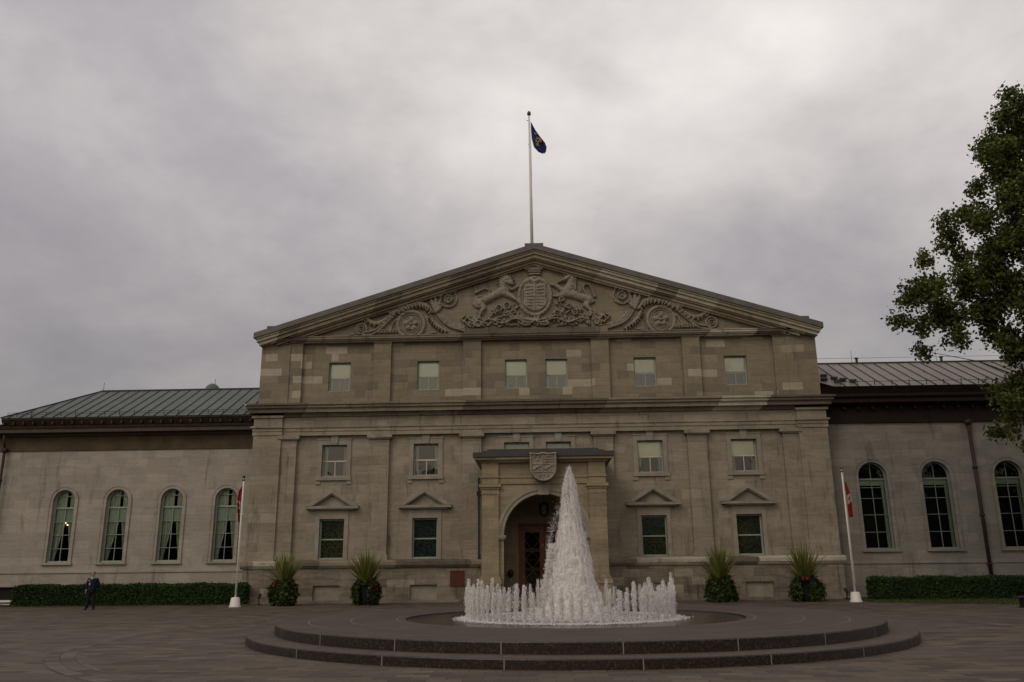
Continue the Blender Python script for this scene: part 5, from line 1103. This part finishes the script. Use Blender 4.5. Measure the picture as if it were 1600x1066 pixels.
# ================================================================== TREE at the right
def tree():
    e = empty('leafy_tree', (27.0, -12.0, 0)); tag(e, 'large dark green broadleaf tree reaching in from the right edge', 'tree'); rng = np.random.default_rng(31)
    cl = []
    # clumps that give the outline its shape, (x, z, radius) at the near side of the crown
    for x, z, r in ((16.0, 12.6, .75), (16.5, 11.7, .65), (15.95, 11.9, .5), (16.7, 13.0, .85), (17.5, 13.4, .9), (17.4, 12.3, .9), (18.3, 12.0, .95), (17.25, 14.6, .55), (16.8, 10.9, .35), (17.6, 11.0, .45), (17.3, 10.75, .3), (18.5, 11.2, .5),
                    (18.0, 16.3, .5), (18.6, 16.0, .6), (18.3, 15.4, .55), (19.2, 15.6, .6), (18.9, 14.7, .6), (19.6, 16.2, .5), (18.9, 16.6, .35), (18.5, 13.4, .9), (19.4, 13.6, 1.0), (19.5, 12.4, 1.0), (19.7, 11.2, .8), (20.0, 14.8, .7), (20.4, 13.2, 1.1), (20.6, 11.9, 1.1), (19.3, 10.5, .5), (20.2, 10.4, .8), (21.0, 10.7, 1.0),
                    (20.2, 18.3, .6), (20.0, 19.3, .6), (20.6, 19.9, .65), (20.5, 17.3, .7), (21.3, 18.6, .9), (21.2, 20.6, .8), (21.6, 21.6, .8), (22.3, 20.3, 1.1), (22.4, 22.4, .8), (22.8, 18.9, 1.1), (21.3, 16.4, .9), (21.4, 15.1, 1.0), (22.2, 17.0, 1.0), (19.9, 16.9, .4), (22.3, 13.6, 1.2), (22.2, 12.0, 1.2), (22.6, 15.3, 1.2), (23.0, 21.3, 1.1), (20.2, 18.9, .4),
                    (19.6, 8.9, .5), (20.3, 9.3, .7), (19.2, 8.1, .45), (19.9, 7.8, .7), (20.6, 8.3, .8), (21.3, 9.0, 1.0), (20.5, 7.1, .6), (19.8, 7.0, .35), (21.4, 7.5, .9), (20.2, 6.3, .4), (21.8, 6.3, .6), (22.2, 8.0, 1.0), (21.6, 5.2, .4), (22.6, 5.7, .7), (22.7, 9.8, 1.1)):
        cl.append((x, -12+rng.normal()*1.0, z, r*.92))
    for k in range(240):       # the rest of the crown
        a = rng.uniform(0, 2*PI); zz = rng.uniform(5.5, 24.5); prof = np.interp(zz, [5, 8, 12, 17, 20.5, 23, 25], [4.5, 7.5, 10.5, 9.8, 7.5, 4.5, 1.0]); rr = prof*rng.uniform(.45, .98)**.6
        x, y = 27+rr*math.cos(a), -12+rr*math.sin(a)
        sc_ = 35/(y+47); xs_, zs_ = x*sc_, 1.8+(zz-1.8)*sc_
        if xs_ < 23.0 or (xs_ < 27 and zs_ > 21.3) or y < -30: continue
        cl.append((x, y, zz, rng.uniform(.7, 1.4)))
    zi = [4.5, 6.8, 7.7, 9, 10.4, 11.4, 12.5, 13.2, 14.5, 15, 16.4, 18, 20.9, 23.1]; xi = [21.8, 20.2, 20.0, 20.3, 19.8, 17.0, 16.4, 17.0, 18.4, 19.6, 18.8, 20.6, 20.6, 22.9]
    for k in range(115):
        z = rng.uniform(5, 22.3); x0_ = np.interp(z, zi, xi)+.7
        if x0_ < 25 and not 9.6 < z < 10.1: cl.append((rng.uniform(x0_, 25.0), -12+rng.normal()*1.2, z, rng.uniform(.45, .85)))
    PP = []; wood = MB()
    for x, y, z, r in cl:
        vis = x < 24.5; n = int((980 if vis else 200)*r**2*1.25)
        k = max(4, int(r*9)); sub = rng.normal(size=(k, 3)); sub /= np.linalg.norm(sub, axis=1)[:, None]; sub *= r*rng.random(k)[:, None]**.4*.9; sub[:, 2] *= .72
        idx = rng.integers(0, k, n); P = sub[idx]+rng.normal(size=(n, 3))*.19*(.7+.5*r)
        PP.append(P+np.array([x, y, z]))
        for q in sub[:max(3, k//3)]: wood.tube([(x-27, y+12, z-.1), (x-27+q[0]*.6, y+12+q[1]*.6, z+q[2]*.5), (x-27+q[0], y+12+q[1], z+q[2])], [.018, .012, .005], 4)
    P = np.concatenate(PP)-np.array([27, -12, 0]); V, F = leaf_quads(P, .12, rng, elong=1.25); link('crown', V, F, 'maple', e)
    tr = MB(); tr.tube([(0, 0, 0), (.1, 0, 2), (0, .1, 5), (-.2, 0, 9), (0, 0, 14), (.1, 0, 20), (0, 0, 24)], [.62, .50, .44, .36, .26, .14, .05], 12); tr.build('trunk', 'bark', e, True)
    for i, (x, y, z, r) in enumerate(cl):
        if i % 4 or (x < 19 and i % 8): continue
        zb = max(4.0, z-1.5-abs(x-27)*.32); mx, my = (x-27)*.55, (y+12)*.55
        j1, j2, j3 = rng.normal(size=3)*.5; wood.tube([(0, 0, zb), (mx*.5+j1*.5, my*.5+j2*.5, zb+(z-zb)*.45+j3*.3), (mx*1.0-j2*.6, my*1.0+j1*.5, zb+(z-zb)*.72-j3*.4), (mx*1.45+j3*.35, my*1.45, zb+(z-zb)*.85+j1*.2), (x-27, y+12, z-.1)], [.10, .06, .035, .022, .008], 5)
    wood.build('limbs', 'bark', e)
tree()
# wood behind the viewer (seen only mirrored in the window glass)
rng = np.random.default_rng(9); PP = []
for k in range(62):
    x = -150+k*4.8+rng.normal()*2; h = rng.uniform(9, 17); y = -105+rng.normal()*6; n = 800; P = rng.normal(size=(n, 3))*np.array([3.2, 2.5, h*.26])+np.array([x, y, h*.55]); PP.append(P)
P = np.concatenate(PP); P[:, 2] = np.abs(P[:, 2]); V, F = leaf_quads(P, 1.3, rng); tag(link('woodland', V, F, 'maple'), 'far belt of dark trees facing the mansion across the grounds', 'woodland', kind='stuff')

# ================================================================== PERSON
def skin_obj(name, verts, edges, rad, mat, parent, sub=2):
    me = bpy.data.meshes.new(name); me.from_pydata(verts, edges, []); me.materials.append(MS[mat]); o = bpy.data.objects.new(name, me); col.objects.link(o); o.parent = parent
    md = o.modifiers.new('skin', 'SKIN'); md.use_smooth_shade = True
    sv = me.skin_vertices[0].data
    for i, r in enumerate(rad): sv[i].radius = (r, r) if not isinstance(r, tuple) else r; sv[i].use_root = (i == 0)
    s2 = o.modifiers.new('sub', 'SUBSURF'); s2.levels = sub; s2.render_levels = sub; return o
def person():
    e = empty('person', (-21.75, -5.3, 0), rz=R(8)); tag(e, 'person in dark navy uniform and dark glasses standing before the left hedge', 'person')
    V = [(0, 0, .96), (0, .01, 1.12), (0, .02, 1.28), (0, .02, 1.42), (0, .01, 1.50), (0, -.005, 1.56), (0, -.015, 1.63), (0, -.005, 1.70), (0, 0, 1.76)]
    E_ = [(i, i+1) for i in range(8)]; rd = [(.15, .11), (.14, .10), (.165, .11), (.12, .085), .052, .058, .075, .083, .05]
    def add(p_, r, par): V.append(p_); rd.append(r); E_.append((par, len(V)-1)); return len(V)-1
    nose = add((0, -.105, 1.635), .016, 6)
    for s in (-1, 1):
        sh = add((s*.17, .02, 1.41), .058, 3); el = add((s*.27, .05 if s < 0 else .10, 1.14), .042, sh)
        wr = add((s*.255 if s < 0 else .17, -.01 if s < 0 else .17, .92 if s < 0 else .99), .028, el)
        pm = add((V[wr][0]+(-.01 if s < 0 else -.06), V[wr][1]-.01, V[wr][2]-.07 if s < 0 else V[wr][2]-.02), .030, wr)
        for k in range(4):
            o_ = (k-1.5)*.017; L = (.062, .078, .072, .055)[k]
            if s < 0: a = add((V[pm][0]-.005, V[pm][1]+o_, V[pm][2]-.045), .009, pm); b = add((V[pm][0]+.010, V[pm][1]+o_, V[pm][2]-.045-L*.6), .008, a); add((V[pm][0]+.028, V[pm][1]+o_-.006, V[pm][2]-.045-L), .007, b)
            else: a = add((V[pm][0]-.045, V[pm][1]+.004, V[pm][2]+o_), .009, pm); b = add((V[pm][0]-.045-L*.6, V[pm][1]-.008, V[pm][2]+o_), .008, a); add((V[pm][0]-.04-L, V[pm][1]-.03, V[pm][2]+o_), .007, b)
        a = add((V[pm][0]+.005, V[pm][1]-.036, V[pm][2]-.01), .010, pm); add((V[pm][0]+.012, V[pm][1]-.052, V[pm][2]-.045), .009, a)
        hp = add((s*.095, 0, .90), .088, 0); kn = add((s*.125, -.01, .50), .058, hp); an = add((s*.165, .01, .09), .040, kn); add((s*.19, -.13, .035), .036, an)
    skin_obj('body', V, E_, rd, 'skin', e)
    J = [(0, 0, .76), (0, .01, 1.10), (0, .02, 1.28), (0, .02, 1.42)]; JE = [(0, 1), (1, 2), (2, 3)]; jr = [(.235, .185), (.205, .165), (.225, .17), (.15, .115)]
    for s in (-1, 1):
        b = len(J); J += [(s*.18, .02, 1.41), (s*.275, .05 if s < 0 else .10, 1.14), (s*.255 if s < 0 else .18, 0 if s < 0 else .165, .935 if s < 0 else 1.0)]; JE += [(3, b), (b, b+1), (b+1, b+2)]; jr += [.092, .074, .060]
    skin_obj('jacket', J, JE, jr, 'uniform', e)
    T = [(0, 0, .99)]; TE = []; tr = [(.19, .15)]
    for s in (-1, 1): b = len(T); T += [(s*.098, 0, .86), (s*.127, -.01, .50), (s*.168, -.01, .03)]; TE += [(0, b), (b, b+1), (b+1, b+2)]; tr += [.118, .090, .082]
    skin_obj('trousers', T, TE, tr, 'trouser', e)
    for s in (-1, 1): m = MB(); m.ball((s*.185, -.06, .045), .055, .15, .045, 10); m.build('shoe', 'blackmetal', e, True)
    m = MB(); m.ball((0, .018, 1.725), .092, .098, .072, 12); m.build('hair', 'hair', e, True)
    m = MB()
    for s in (-1, 1): m.ball((s*.034, -.088, 1.665), .028, .012, .020, 8); m.tube([(s*.06, -.075, 1.668), (s*.085, 0, 1.668)], .004, 4)
    m.build('sunglasses', 'blackmetal', e, True)
    for s in (-1, 1): m = MB(); m.ball((s*.083, .005, 1.645), .012, .022, .032, 8); m.build('ear', 'skin', e, True)
    m = MB(); m.box(-.024, .024, -.098, -.092, 1.594, 1.600); m.build('mouth', 'plaque', e)
    m = MB(); m.prism_y([(-.07, 1.50), (0, 1.40), (.07, 1.50), (.04, 1.53), (-.04, 1.53)], -.14, -.06); m.build('collar', 'shirt', e)
    m = MB(); m.box(-.09, -.03, -.205, -.19, 1.15, 1.25); m.build('badge', 'flagwhite', e); m = MB(); m.tube([(-.06, -.19, 1.25), (-.09, -.16, 1.46)], .006, 4); m.box(-.16, -.08, -.19, -.16, 1.35, 1.37); m.build('lanyard', 'shirt', e)
person()
